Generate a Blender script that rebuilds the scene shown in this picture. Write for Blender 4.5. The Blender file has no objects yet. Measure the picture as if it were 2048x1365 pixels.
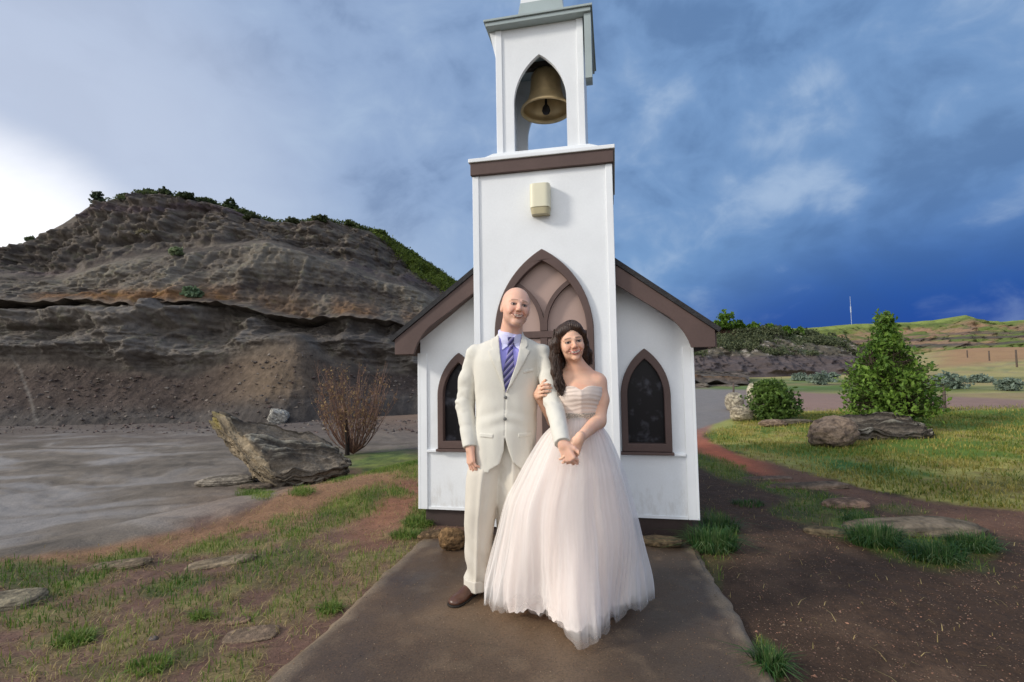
import bpy, bmesh, math, random
import numpy as np
from mathutils import Vector, Matrix
from mathutils.geometry import tessellate_polygon
R = math.radians
rng = np.random.default_rng(7)
SC = bpy.context.scene
COL = SC.collection

# ------------------------------------------------------------------ camera
F = 1000.0; PITCH = R(3.4); ROLL = R(0.95); HC = 1.35
cf = np.array([0, math.cos(PITCH), math.sin(PITCH)]); cu0 = np.array([0, -math.sin(PITCH), math.cos(PITCH)]); cr0 = np.array([1., 0, 0])
cr = math.cos(ROLL) * cr0 - math.sin(ROLL) * cu0
cu = math.sin(ROLL) * cr0 + math.cos(ROLL) * cu0
CO = np.array([0, 0, HC])
cd = bpy.data.cameras.new('camera'); cam = bpy.data.objects.new('camera', cd); COL.objects.link(cam)
cd.sensor_width = 36; cd.lens = F / 2048 * 36; cd.clip_start = 0.05; cd.clip_end = 8000
M = Matrix([[cr[i], cu[i], -cf[i], CO[i]] for i in range(3)] + [[0, 0, 0, 1]])
cam.matrix_world = M
SC.camera = cam
SC.render.resolution_x = 1024; SC.render.resolution_y = 682

def ray(x, y): return cf + (x - 1024) / F * cr - (y - 682.5) / F * cu
def at(x, y, Y):
    d = ray(x, y); return CO + d * (Y / d[1])
def proj(P):
    Q = np.asarray(P, float) - CO
    z = Q @ cf; zz = np.where(np.abs(z) < 1e-4, 1e-4, z)
    return 1024 + F * (Q @ cr) / zz, 682.5 - F * (Q @ cu) / zz, z

# ------------------------------------------------------------------ world and sun
SUN_AZ, SUN_EL, SUN_S = -104.0, 27.0, 2.6        # azimuth clockwise from +Y
SC.view_settings.view_transform = 'Standard'; SC.view_settings.look = 'None'
SC.view_settings.exposure = 0.0; SC.view_settings.gamma = 1.0
W = bpy.data.worlds.new('World'); SC.world = W; W.use_nodes = True
nt = W.node_tree; nt.nodes.clear()

class NB:
    """small node builder"""
    def __init__(s, tree): s.t = tree
    def n(s, typ, **kw):
        nd = s.t.nodes.new(typ)
        for k, v in kw.items(): setattr(nd, k, v)
        return nd
    def _in(s, sock, v):
        if hasattr(v, 'is_linked') or hasattr(v, 'links'): s.t.links.new(v, sock)
        elif isinstance(v, (tuple, list)) and sock.type == 'RGBA' and len(v) == 3: sock.default_value = (*v, 1)
        else: sock.default_value = v
    def m(s, op, a, b=0.0, c=0.0, clamp=False):
        nd = s.n('ShaderNodeMath', operation=op, use_clamp=clamp)
        for i, v in enumerate((a, b, c)): s._in(nd.inputs[i], v)
        return nd.outputs[0]
    def vm(s, op, a, b=(0, 0, 0)):
        nd = s.n('ShaderNodeVectorMath', operation=op)
        s._in(nd.inputs[0], a)
        if op == 'SCALE': s._in(nd.inputs['Scale'], b)
        else: s._in(nd.inputs[1], b)
        return nd.outputs['Value'] if op in ('DOT_PRODUCT', 'LENGTH') else nd.outputs[0]
    def mix(s, f, a, b, mode='MIX'):
        nd = s.n('ShaderNodeMix', data_type='RGBA', blend_type=mode)
        s._in(nd.inputs[0], f); s._in(nd.inputs[6], a); s._in(nd.inputs[7], b)
        return nd.outputs[2]
    def ss(s, v, lo, hi, a=0.0, b=1.0, interp='SMOOTHSTEP'):
        nd = s.n('ShaderNodeMapRange', interpolation_type=interp)
        s._in(nd.inputs['Value'], v)
        for k, q in (('From Min', lo), ('From Max', hi), ('To Min', a), ('To Max', b)): s._in(nd.inputs[k], q)
        return nd.outputs[0]
    def noise(s, vec, scale, detail=4, rough=0.5, dist=0.0, col=False):
        nd = s.n('ShaderNodeTexNoise'); s._in(nd.inputs['Vector'], vec)
        nd.inputs['Scale'].default_value = scale; nd.inputs['Detail'].default_value = detail
        nd.inputs['Roughness'].default_value = rough; nd.inputs['Distortion'].default_value = dist
        return nd.outputs['Color' if col else 'Fac']

def s2l(c):
    return tuple((v / 12.92 if v <= .04045 else ((v + .055) / 1.055) ** 2.4) for v in (x / 255 for x in c))

b = NB(nt)
tc = b.n('ShaderNodeTexCoord').outputs['Generated']
D = b.vm('NORMALIZE', tc)
sep = b.n('ShaderNodeSeparateXYZ'); nt.links.new(D, sep.inputs[0])
dx, dy, dz = sep.outputs
nish = b.n('ShaderNodeTexSky', sky_type='NISHITA', sun_disc=False)
nish.sun_elevation = R(SUN_EL); nish.sun_rotation = R(SUN_AZ)
# storm clouds: pale on the left, deep blue at the lower right
fx = b.ss(dx, -0.55, 0.40)
top = b.mix(fx, s2l((160, 181, 214)), s2l((118, 154, 200)))
low = b.mix(b.ss(dx, -0.35, 0.25), s2l((186, 204, 228)), s2l((116, 158, 206)))
low = b.mix(b.ss(dx, 0.22, 0.62), low, s2l((44, 98, 170)))
base = b.mix(b.ss(dz, 0.06, 0.36), low, top)
base = b.mix(b.m('MULTIPLY', b.ss(dz, 0.23, 0.02), b.ss(dx, 0.08, 0.5)), base, s2l((14, 66, 156)))
dzz = b.m('ADD', b.m('MAXIMUM', dz, 0.0), 0.32)
pv = b.vm('DIVIDE', D, b.n('ShaderNodeCombineXYZ').outputs[0])
cmb = pv.node.inputs[1].links[0].from_node
for i in range(3): nt.links.new(dzz, cmb.inputs[i])
rotn = b.n('ShaderNodeMapping'); nt.links.new(D, rotn.inputs['Vector'])
rotn.inputs['Rotation'].default_value = (0, R(28), 0); rotn.inputs['Scale'].default_value = (1.0, 1.0, 1.45)
n1 = b.noise(rotn.outputs[0], 4.0, 7, 0.56, 0.45)
n2 = b.noise(pv, 1.3, 4, 0.5, 0.2)
n3 = b.noise(rotn.outputs[0], 10.0, 6, 0.56, 0.7)
vo = b.n('ShaderNodeTexVoronoi', feature='SMOOTH_F1'); vo.inputs['Scale'].default_value = 7.5; vo.inputs['Smoothness'].default_value = 0.8
nt.links.new(b.vm('ADD', rotn.outputs[0], b.vm('SCALE', b.noise(rotn.outputs[0], 5.0, 3, 0.5, 0.0, True), 0.22)), vo.inputs['Vector'])
cl = b.m('ADD', b.m('MULTIPLY', n1, 0.45), b.m('ADD', b.m('MULTIPLY', n2, 0.2), b.m('ADD', b.m('MULTIPLY', n3, 0.20), b.m('MULTIPLY', b.m('SUBTRACT', 0.92, vo.outputs['Distance']), 0.15))))
hi = b.ss(cl, 0.50, 0.64)
lo = b.ss(cl, 0.52, 0.41)
amp = b.m('MULTIPLY', b.ss(dz, 0.02, 0.34, 0.30, 0.80), b.ss(dx, -0.7, -0.1, 0.35, 1.0))
c1 = b.mix(b.m('MULTIPLY', hi, amp), base, s2l((176, 198, 226)))
c1 = b.mix(b.m('MULTIPLY', lo, b.m('MULTIPLY', amp, 0.62)), c1, b.mix(0.5, b.mix(0.5, c1, (0, 0, 0)), s2l((60, 100, 158))))
G = ray(-110, 430); G = G / np.linalg.norm(G)
gd = b.vm('DOT_PRODUCT', D, tuple(G))
gd = b.m('ADD', gd, b.m('MULTIPLY', b.m('SUBTRACT', n2, 0.5), 0.05))
ga = b.m('DIVIDE', b.m('ADD', dx, 0.80), 0.21); gb = b.m('DIVIDE', b.m('SUBTRACT', dz, 0.19), 0.15)
gm = b.m('ADD', b.m('ADD', b.m('MULTIPLY', ga, ga), b.m('MULTIPLY', gb, gb)), b.m('MULTIPLY', b.m('SUBTRACT', n1, 0.5), 0.9))
glow = b.m('MULTIPLY', b.ss(gm, 1.7, 0.1), b.ss(dy, 0.0, 0.3))
c1 = b.mix(b.m('MULTIPLY', b.ss(gd, 0.84, 0.99), 0.6), c1, (0.66, 0.72, 0.86))
c1 = b.mix(glow, c1, (1.25, 1.25, 1.28))
# unseen sky behind the camera, brightened as added fill light
back = b.ss(b.m('ADD', b.m('MULTIPLY', dy, -1.0), b.m('MULTIPLY', dx, -0.35)), 0.1, 0.9)
c1 = b.mix(back, c1, (1.36, 1.39, 1.44))
zen = b.m('MULTIPLY', b.ss(dz, 0.62, 0.95), 0.6)
c1 = b.mix(zen, c1, (0.8, 0.86, 0.95))
bgA = b.n('ShaderNodeBackground'); nt.links.new(nish.outputs[0], bgA.inputs[0]); bgA.inputs[1].default_value = 0.05
bgB = b.n('ShaderNodeBackground'); nt.links.new(c1, bgB.inputs[0]); bgB.inputs[1].default_value = 1.0
mx = b.n('ShaderNodeMixShader'); mx.inputs[0].default_value = 0.95
nt.links.new(bgA.outputs[0], mx.inputs[1]); nt.links.new(bgB.outputs[0], mx.inputs[2])
wo = b.n('ShaderNodeOutputWorld'); nt.links.new(mx.outputs[0], wo.inputs[0])

sl = bpy.data.lights.new('sun', 'SUN'); sl.energy = SUN_S; sl.angle = R(9.0); sl.color = (1.0, 0.93, 0.82)
sun = bpy.data.objects.new('sun', sl); COL.objects.link(sun)
sd = Vector((math.sin(R(SUN_AZ)) * math.cos(R(SUN_EL)), math.cos(R(SUN_AZ)) * math.cos(R(SUN_EL)), math.sin(R(SUN_EL))))
sun.rotation_euler = sd.to_track_quat('Z', 'Y').to_euler(); sun.location = (-20, 0, 20)

# ------------------------------------------------------------------ numpy helpers
def _h(ix, iy, iz, seed):
    h = (ix.astype(np.uint32) * np.uint32(374761393) + iy.astype(np.uint32) * np.uint32(668265263)
         + iz.astype(np.uint32) * np.uint32(2147483647) + np.uint32(seed * 9781 + 77))
    h = (h ^ (h >> np.uint32(13))) * np.uint32(1274126177)
    h = h ^ (h >> np.uint32(16))
    return (h & np.uint32(0xffffff)).astype(np.float32) / 16777215.0 * 2 - 1
def vn(P, seed=0):
    P = np.asarray(P, np.float32); f = np.floor(P); i = f.astype(np.int64); t = P - f; t = t * t * (3 - 2 * t)
    o = 0
    for a in (0, 1):
        wa = t[:, 0] if a else 1 - t[:, 0]
        for c in (0, 1):
            wc = t[:, 1] if c else 1 - t[:, 1]
            for e in (0, 1):
                we = t[:, 2] if e else 1 - t[:, 2]
                o = o + wa * wc * we * _h(i[:, 0] + a, i[:, 1] + c, i[:, 2] + e, seed)
    return o
def fbm(P, sc, oct=4, gain=0.5, seed=0):
    P = np.asarray(P, float) * np.asarray(sc); o = 0; a = 1; s = 0
    for k in range(oct):
        o = o + a * vn(P * 2 ** k + 17.3 * k, seed + k); s += a; a *= gain
    return o / s
def ridge(P, sc, oct=4, gain=0.5, seed=0):
    P = np.asarray(P, float) * np.asarray(sc); o = 0; a = 1; s = 0
    for k in range(oct):
        o = o + a * (1 - 2 * np.abs(vn(P * 2 ** k + 9.1 * k, seed + k))); s += a; a *= gain
    return o / s
def sst(lo, hi, x):
    t = np.clip((x - lo) / (hi - lo), 0, 1); return t * t * (3 - 2 * t)
def unit(v): v = np.asarray(v, float); return v / np.linalg.norm(v)

def link(o, parent=None):
    COL.objects.link(o)
    if parent is not None: o.parent = parent
    return o
def mesh_np(name, V, Fc, mat, parent=None, smooth=True, col=None):
    V = np.asarray(V, np.float32)
    me = bpy.data.meshes.new(name)
    if isinstance(Fc, np.ndarray): Fc = [Fc]
    loops = np.concatenate([f.ravel() for f in Fc]).astype(np.int32)
    tot = np.concatenate([np.full(len(f), f.shape[1], np.int32) for f in Fc])
    st = np.concatenate([[0], np.cumsum(tot)[:-1]]).astype(np.int32)
    me.vertices.add(len(V)); me.vertices.foreach_set('co', V.ravel())
    me.loops.add(len(loops)); me.loops.foreach_set('vertex_index', loops)
    me.polygons.add(len(tot)); me.polygons.foreach_set('loop_start', st); me.polygons.foreach_set('loop_total', tot)
    me.polygons.foreach_set('use_smooth', np.full(len(tot), smooth))
    if col is not None:
        ca = me.color_attributes.new('Col', 'FLOAT_COLOR', 'POINT')
        c4 = np.ones((len(V), 4), np.float32); c4[:, :np.shape(col)[-1]] = col; ca.data.foreach_set('color', c4.ravel())
    me.update(); me.validate(clean_customdata=False)
    if mat: me.materials.append(mat)
    return link(bpy.data.objects.new(name, me), parent)
def gridfaces(nu, nv, wrap=False):
    a = np.arange(nu * nv).reshape(nu, nv)
    if wrap: a = np.concatenate([a, a[:, :1]], 1)
    return np.stack([a[:-1, :-1], a[:-1, 1:], a[1:, 1:], a[1:, :-1]], -1).reshape(-1, 4)
def tag(o, label=None, cat=None, group=None, kind=None):
    if label: o['label'] = label
    if cat: o['category'] = cat
    if group: o['group'] = group
    if kind: o['kind'] = kind
    return o
def empty(name, loc, rz=0, **k):
    o = bpy.data.objects.new(name, None); o.empty_display_size = 0.2; COL.objects.link(o)
    o.location = loc; o.rotation_euler = (0, 0, rz); return tag(o, **k)

# ------------------------------------------------------------------ materials
def mat(name, col, rough=0.7, var=0.12, sc=6.0, bump=0.15, bsc=60.0, metal=0.0, attr=False, spec=0.3, stretch=(1, 1, 1), dist=0.01, fine=0.0, rvar=0.0, sss=0.0, coat=0.0, twoside=0.0):
    m = bpy.data.materials.new(name); m.use_nodes = True; t = m.node_tree; t.nodes.clear(); q = NB(t)
    out = q.n('ShaderNodeOutputMaterial'); p = q.n('ShaderNodeBsdfPrincipled')
    co = q.n('ShaderNodeTexCoord').outputs['Object']
    mp = q.n('ShaderNodeMapping'); t.links.new(co, mp.inputs['Vector']); mp.inputs['Scale'].default_value = stretch
    v = mp.outputs[0]
    if attr:
        at_ = q.n('ShaderNodeVertexColor', layer_name='Col').outputs[0]; c = at_
    else: c = col
    n = q.noise(v, sc, 5, 0.6)
    k = q.ss(n, 0.3, 0.7, 1 - var, 1 + var, 'LINEAR')
    if fine > 0:
        n2 = q.noise(v, bsc, 3, 0.7)
        k = q.m('MULTIPLY', k, q.ss(n2, 0.32, 0.68, 1 - fine, 1 + fine, 'LINEAR'))
    hs = q.n('ShaderNodeVectorMath', operation='SCALE')
    q._in(hs.inputs[0], c if attr else tuple(col)); t.links.new(k, hs.inputs['Scale'])
    t.links.new(hs.outputs[0], p.inputs['Base Color'])
    if rvar: t.links.new(q.ss(n, 0.3, 0.7, max(rough - rvar, .03), min(rough + rvar, 1), 'LINEAR'), p.inputs['Roughness'])
    else: p.inputs['Roughness'].default_value = rough
    p.inputs['Metallic'].default_value = metal; p.inputs['Specular IOR Level'].default_value = spec
    if sss: p.inputs['Subsurface Weight'].default_value = sss; p.inputs['Subsurface Radius'].default_value = (0.02, 0.008, 0.004); p.inputs['Subsurface Scale'].default_value = 0.5
    if coat: p.inputs['Coat Weight'].default_value = coat
    if bump:
        bn = q.n('ShaderNodeBump'); bn.inputs['Strength'].default_value = bump; bn.inputs['Distance'].default_value = dist
        t.links.new(q.noise(v, bsc, 5, 0.65), bn.inputs['Height']); t.links.new(bn.outputs[0], p.inputs['Normal'])
    if twoside:
        tr = q.n('ShaderNodeBsdfTranslucent'); t.links.new(hs.outputs[0], tr.inputs[0])
        ms = q.n('ShaderNodeMixShader'); ms.inputs[0].default_value = twoside
        t.links.new(p.outputs[0], ms.inputs[1]); t.links.new(tr.outputs[0], ms.inputs[2]); t.links.new(ms.outputs[0], out.inputs[0])
    else: t.links.new(p.outputs[0], out.inputs[0])
    return m

# ------------------------------------------------------------------ polygons & prisms
def prism(outer, holes, y0, y1):
    """solid plate: outline in (x,z), from y0 (front) to y1 (back)"""
    polys = [list(outer)] + [list(h) for h in holes]
    flat = [p for q in polys for p in q]
    tris = tessellate_polygon([[Vector((p[0], p[1], 0)) for p in q] for q in polys])
    n = len(flat)
    V = [(p[0], y0, p[1]) for p in flat] + [(p[0], y1, p[1]) for p in flat]
    Fc = []
    for a, b_, c in tris:
        (x1, z1), (x2, z2), (x3, z3) = flat[a], flat[b_], flat[c]
        cr_ = (x2 - x1) * (z3 - z1) - (x3 - x1) * (z2 - z1)
        if cr_ < 0: b_, c = c, b_
        Fc.append((a, b_, c)); Fc.append((a + n, c + n, b_ + n))
    k = 0
    for qi, q in enumerate(polys):
        area = sum(q[i][0] * q[(i + 1) % len(q)][1] - q[(i + 1) % len(q)][0] * q[i][1] for i in range(len(q)))
        fl = (area < 0) != (qi > 0)
        for i in range(len(q)):
            a, c = k + i, k + (i + 1) % len(q)
            Fc.append((a, c, c + n, a + n) if fl else (c, a, a + n, c + n))
        k += len(q)
    return V, Fc
def boxg(x0, x1, y0, y1, z0, z1):
    return prism([(x0, z0), (x1, z0), (x1, z1), (x0, z1)], [], y0, y1)
def solid(name, geos, m, parent=None, bevel=0.0, smooth=False):
    V, Fc = [], []
    for v, f in geos:
        k = len(V); V += list(v); Fc += [tuple(i + k for i in q) for q in f]
    me = bpy.data.meshes.new(name); me.from_pydata(V, [], Fc); me.update()
    bm = bmesh.new(); bm.from_mesh(me); bmesh.ops.recalc_face_normals(bm, faces=bm.faces); bm.to_mesh(me); bm.free()
    if smooth: me.polygons.foreach_set('use_smooth', [True] * len(me.polygons))
    me.materials.append(m)
    o = link(bpy.data.objects.new(name, me), parent)
    if bevel:
        md = o.modifiers.new('bevel', 'BEVEL'); md.width = bevel; md.segments = 2; md.limit_method = 'ANGLE'; md.angle_limit = R(40)
    return o
def gothic(cx, half, z0, zs, apex, n=14):
    h = apex - zs; c = (h * h - half * half) / (2 * half); Rr = half + c
    a1 = math.atan2(h, c)          # angle at apex seen from the far centre
    L = [(cx - half, z0)] if z0 < zs else []
    for i in range(n + 1):
        a = a1 * i / n; L.append((cx + c - Rr * math.cos(a), zs + Rr * math.sin(a)))
    Rg = [(2 * cx - x, z) for x, z in reversed(L[:-1])]
    return L + Rg
def tubes(paths, radii, seg=6, col=None):
    """paths: list of (n,3) arrays, radii: list of arrays -> V, quads"""
    VV, QQ, k = [], [], 0
    for P, r in zip(paths, radii):
        P = np.asarray(P, float); n = len(P); r = np.broadcast_to(r, (n,))
        T = np.gradient(P, axis=0); T /= np.linalg.norm(T, axis=1)[:, None] + 1e-9
        ref = np.array([0, 0, 1.]) if abs(T[:, 2]).mean() < 0.8 else np.array([1., 0, 0])
        A = np.cross(T, ref); A /= np.linalg.norm(A, axis=1)[:, None] + 1e-9; B = np.cross(T, A)
        th = np.arange(seg) / seg * 2 * math.pi
        V = P[:, None] + r[:, None, None] * (np.cos(th)[None, :, None] * A[:, None] + np.sin(th)[None, :, None] * B[:, None])
        VV.append(V.reshape(-1, 3)); QQ.append(gridfaces(n, seg, True) + k); k += n * seg
    return np.concatenate(VV), np.concatenate(QQ)
def leaves(C, size, rng, aspect=1.8, updir=0.3):
    """a small folded leaf (2 quads) at each centre"""
    C = np.asarray(C); n = len(C); size = np.broadcast_to(size, (n,))
    a = rng.normal(size=(n, 3)); a[:, 2] += updir; a /= np.linalg.norm(a, axis=1)[:, None]
    c = rng.normal(size=(n, 3)); b_ = np.cross(a, c); b_ /= np.linalg.norm(b_, axis=1)[:, None] + 1e-9
    w = np.cross(a, b_); s = size[:, None]
    L = a * s * aspect / 2; Wd = b_ * s / 2; U_ = w * s * 0.12
    V = np.stack([C - L, C + Wd + U_, C + L, C - Wd + U_], 1).reshape(-1, 3)
    q = np.arange(n * 4).reshape(n, 4)
    return V, q
# ================================================================== TERRAIN
P1 = np.array([-4.3, 3.3]); P2 = np.array([-1.3, 7.3])
_bd = (P2 - P1) / np.linalg.norm(P2 - P1); _bn = np.array([-_bd[1], _bd[0]])
def gz(x, y):
    x = np.asarray(x, float); y = np.asarray(y, float)
    P = np.stack([x, y, 0 * x], -1).reshape(-1, 3); sh = x.shape
    nf = fbm(P, 0.5, 3, seed=3).reshape(sh)
    s = (x - P1[0]) * _bn[0] + (y - P1[1]) * _bn[1] + 0.35 * nf
    z = -0.55 * sst(0.0, 2.6, s) * sst(3.5, -1.5, x - 0.0 * y)
    # raised grassy lip above the mud
    z = z + 0.05 * np.exp(-((s + 0.15) / 0.45) ** 2) * sst(0.2, -1.2, x)
    away = sst(1.25, 1.9, np.hypot((x - 0.15) * 0.95, (y - 3.6) * 0.42))
    z = z + away * 0.035 * nf + away * 0.012 * fbm(P, 2.3, 3, seed=5).reshape(sh)
    z = z + away * 0.006 * fbm(P, 9.0, 2, seed=6).reshape(sh) * sst(25, 10, y)
    # lawn swells to the right, ground climbs far right
    z = z + 0.28 * sst(4, 14, x) * sst(5, 12, y) * sst(24, 15, y)
    z = z + 0.06 * np.maximum(0, y - 55) * sst(.55, .95, x / np.maximum(y, 1)) * sst(260, 150, y)
    z = z + 0.5 * fbm(P, 0.03, 3, seed=8).reshape(sh) * sst(30, 90, y)
    return z
def gpt(px, py):
    """point of the ground seen at a pixel of the photograph"""
    d = ray(px, py); t = np.geomspace(1.0, 6000, 1500); P = CO + d[None] * t[:, None]
    k = int(np.argmax(P[:, 2] < gz(P[:, 0], P[:, 1])))
    t = np.linspace(t[max(k - 1, 0)], t[k], 12); P = CO + d[None] * t[:, None]; k = int(np.argmax(P[:, 2] <= gz(P[:, 0], P[:, 1]) + 1e-6)); p = P[k]
    return np.array([p[0], p[1], float(gz(p[0], p[1]))])

def poly_sd(px, py, poly):
    """signed distance to polygon in px, positive inside"""
    q = np.asarray(poly, float); n = len(q); d = np.full(px.shape, 1e9); ins = np.zeros(px.shape, bool)
    for i in range(n):
        a, c = q[i], q[(i + 1) % n]; e = c - a; w0, w1 = px - a[0], py - a[1]
        t = np.clip((w0 * e[0] + w1 * e[1]) / (e @ e), 0, 1)
        d = np.minimum(d, np.hypot(w0 - t * e[0], w1 - t * e[1]))
        cnd = (a[1] > py) != (c[1] > py)
        ins ^= cnd & (px < (c[0] - a[0]) * (py - a[1]) / ((c[1] - a[1]) if abs(c[1] - a[1]) > 1e-9 else 1e-9) + a[0])
    return np.where(ins, d, -d)
MUD = [(-900, 1160), (0, 1122), (150, 1103), (330, 1068), (470, 1035), (560, 985), (700, 935), (850, 905), (980, 890), (980, 780), (-900, 700)]
RIM = [(-900, 1180), (0, 1135), (200, 1125), (330, 1108), (480, 1075), (640, 1030), (760, 990), (860, 950), (960, 900), (850, 905), (700, 940), (560, 990), (470, 1038), (330, 1070), (150, 1105), (0, 1122), (-900, 1160)]
BAND = [(-300, 1190), (0, 1140), (210, 1115), (320, 1085), (440, 1058), (560, 1038), (650, 1005), (760, 965), (860, 925), (860, 985), (770, 1010), (640, 1060), (520, 1085), (400, 1105), (230, 1140), (130, 1200), (0, 1240), (-300, 1300)]
LAWN = [(1405, 872), (1470, 850), (1520, 826), (1640, 822), (1760, 826), (2048, 812), (2600, 800), (2700, 1010), (2048, 1018), (1900, 1005), (1760, 985), (1640, 950), (1560, 925), (1470, 905)]
PATH = [(1385, 822), (1440, 832), (1408, 872), (1470, 905), (1560, 928), (1640, 953), (1760, 988), (1900, 1008), (2048, 1020), (2700, 1015), (2700, 1120), (2048, 1075), (1850, 1030), (1700, 1000), (1560, 962), (1450, 930), (1385, 900)]
ROAD = [(960, 770), (1300, 776), (1500, 780), (1700, 789), (1900, 793), (2048, 800), (2200, 806), (2200, 812), (1900, 821), (1500, 824), (1440, 845), (1390, 860), (1300, 862), (1100, 850), (960, 800)]
GRN = [  # green patches: cx, cy, rx, ry, slope(dy/dx), density
 (840, 1040, 50, 34, -.5, 1.0), (600, 1065, 55, 22, -.3, .8), (700, 1010, 70, 22, -.35, .9), (560, 1120, 100, 26, -.1, .55), (345, 1172, 75, 20, -.2, .8), (400, 1230, 30, 17, -.4, .8), (150, 1280, 60, 26, -.4, .8),
 (660, 1215, 32, 22, -.5, .9), (60, 1150, 80, 30, 0, .7), (330, 1330, 90, 30, -.5, .55), (380, 1310, 50, 22, -.4, .6), (200, 1345, 90, 20, 0, .5), (20, 1330, 60, 18, 0, .4), (520, 1160, 80, 22, 0, .4), (640, 1150, 70, 22, -.2, .35),
 (510, 985, 40, 14, .1, .9), (605, 983, 20, 8, 0, .9), (760, 925, 110, 24, 0, 1.0), (650, 950, 60, 16, 0, .8),
 (1440, 1075, 45, 50, .3, 1.0), (1440, 935, 60, 22, .35, .8), (1570, 980, 60, 14, .2, .8), (1640, 1010, 80, 22, .1, .7), (1720, 1050, 80, 30, .1, .9), (1830, 1095, 130, 38, .2, 1.0), (1940, 1080, 60, 36, .3, .9),
 (1540, 1320, 30, 36, .8, .8), (1600, 1030, 60, 20, .2, .5), (1800, 1020, 60, 12, .1, .5), (1420, 1140, 25, 40, .8, .4)]
def blob(px, py, cx, cy, rx, ry, sl):
    ux = px - cx; uy = py - cy - sl * ux
    return np.sqrt((ux / rx) ** 2 + (uy / ry) ** 2)
def L(c, k=1.0): return np.array(s2l(c)) * k
def mixa(a, c, w): return a * (1 - w[:, None]) + c * w[:, None]
def ground_cols(X, Y, Z):
    P = np.stack([X, Y, 0 * X], 1)
    px, py, zz = proj(np.stack([X, Y, Z], 1))
    front = zz > 0.3
    px = np.where(front, px, -5000); py = np.where(front, py, 5000)
    n1 = fbm(P, 1.1, 4, seed=21); n2 = fbm(P, 4.5, 4, .6, seed=22); n3 = fbm(P, 17, 3, .6, seed=23); nL = fbm(P, .12, 4, seed=24)
    sc = np.clip((py - 735) / 300, .08, 1.3)
    w = lambda poly, soft, nz=1.0: sst(-soft, soft, poly_sd(px, py, poly) + nz * sc * (14 * n1 + 10 * n2))
    N = len(X); right = px > 1100
    soil = L((126, 96, 84)); dark = L((88, 70, 60))
    c = (L((108, 82, 70)) * sst(1300, 900, px)[:, None] + L((70, 53, 40)) * sst(900, 1300, px)[:, None]) * (1 + .16 * n1 + .22 * n2 + .3 * n3)[:, None]  # soil colour darker on the right, standing in for the chapel's shadow
    c = mixa(c, L((150, 122, 98)) * (1 + .3 * n3)[:, None], sst(.12, .5, n1 + .5 * n2) * (.12 + .38 * sst(1200, 900, px)))
    # rusty gravel around the left wall of the chapel
    c = mixa(c, L((142, 96, 72)) * (1 + .3 * n3)[:, None], np.clip(1.3 - blob(px, py, 790, 1010, 95, 70, -.5), 0, 1) * .75)
    c = mixa(c, L((150, 150, 84)) * (1 + .2 * n1)[:, None], sst(872, 855, py) * right)
    # mud flat
    m = w(MUD, 14, 1.9)
    q = P.copy(); q[:, :2] += 2.6 * np.stack([fbm(P, .3, 3, seed=31), fbm(P, .3, 3, seed=32)], 1)
    sw = fbm(q, (0.55, 2.0, 1), 4, .55, seed=33)
    mud = L((116, 106, 95)) * (1 + .75 * sw + .22 * n2 + .15 * n3)[:, None]
    mud = mixa(mud, L((142, 139, 138)) * np.ones((N, 3)), sst(-.1, .45, sw + .4 * n1) * sst(700, 150, px) * .6)
    mud = mixa(mud, L((126, 100, 82)), sst(260, 520, px) * sst(940, 1060, py) * .7)
    mud = mixa(mud, L((98, 88, 82)) * (1 + .3 * n3)[:, None], sst(905, 848, py + 22 * n1 + 14 * n2) * .9)
    mud = mixa(mud, L((146, 116, 92)) * (1 + .2 * n2)[:, None], sst(640, 700, px) * sst(880, 800, py) * .7)
    c = mixa(c, mud, m)
    c = mixa(c, L((146, 110, 80)) * (1 + .2 * n3 + .15 * n2)[:, None], w(RIM, 8) * .8)
    pth = w(PATH, 8, .6)
    c = mixa(c, mixa(L((150, 112, 98)) * np.ones((N, 3)), L((104, 76, 60)) * np.ones((N, 3)), sst(840, 930, py)) * (1 + .2 * n2 + .2 * n3)[:, None], pth)
    rust = np.clip(1.3 - blob(px, py, 1440, 915, 110, 34, .35), 0, 1)
    c = mixa(c, L((178, 100, 70)) * (1 + .2 * n3)[:, None], rust * pth)
    # lawn
    lw = w(LAWN, 6)
    yel = sst(-.25, .35, n1 + .6 * n2 + .35 * sst(900, 940, py) - .15)
    lawn = mixa(L((98, 122, 46)) * np.ones((N, 3)), L((178, 168, 92)) * np.ones((N, 3)), yel)
    lawn = mixa(lawn, L((60, 108, 50)) * np.ones((N, 3)), np.clip(1.3 - blob(px, py, 1720, 938, 150, 26, .1), 0, 1) * .8)
    lawn = mixa(lawn, L((116, 92, 52)) * np.ones((N, 3)), np.clip(1.3 - blob(px, py, 1980, 975, 200, 22, .0), 0, 1) * .6)
    lawn = mixa(lawn, L((112, 90, 56)) * np.ones((N, 3)), sst(.05, .5, n2 + .5 * n1) * .55)
    lawn = lawn * (.92 + .25 * n3 + .18 * n2)[:, None]
    c = mixa(c, lawn, lw)
    # far field right
    ffw = ((py < 812) & right & (zz > 14)).astype(float)
    ff = mixa(L((92, 116, 52)) * np.ones((N, 3)), L((168, 156, 100)) * np.ones((N, 3)), np.clip(sst(764, 752, py) + .5 * sst(0, .4, nL + .4 * n1) + sst(1860, 1960, px) * .55, 0, 1))
    ff = mixa(ff, L((112, 122, 96)) * np.ones((N, 3)), sst(0, .5, n1) * .5); nf_ = fbm(P, (.05, .25, 1), 4, .6, seed=27); ff = mixa(ff, L((84, 96, 52)) * np.ones((N, 3)), sst(.0, .35, nf_) * .6); ff = mixa(ff, L((146, 120, 92)) * np.ones((N, 3)), sst(-.05, -.4, nf_) * .6)
    ff = mixa(ff, L((164, 122, 88)) * np.ones((N, 3)), sst(1830, 1930, px) * sst(735, 722, py + .08 * (px - 1950)) * .8)
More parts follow.
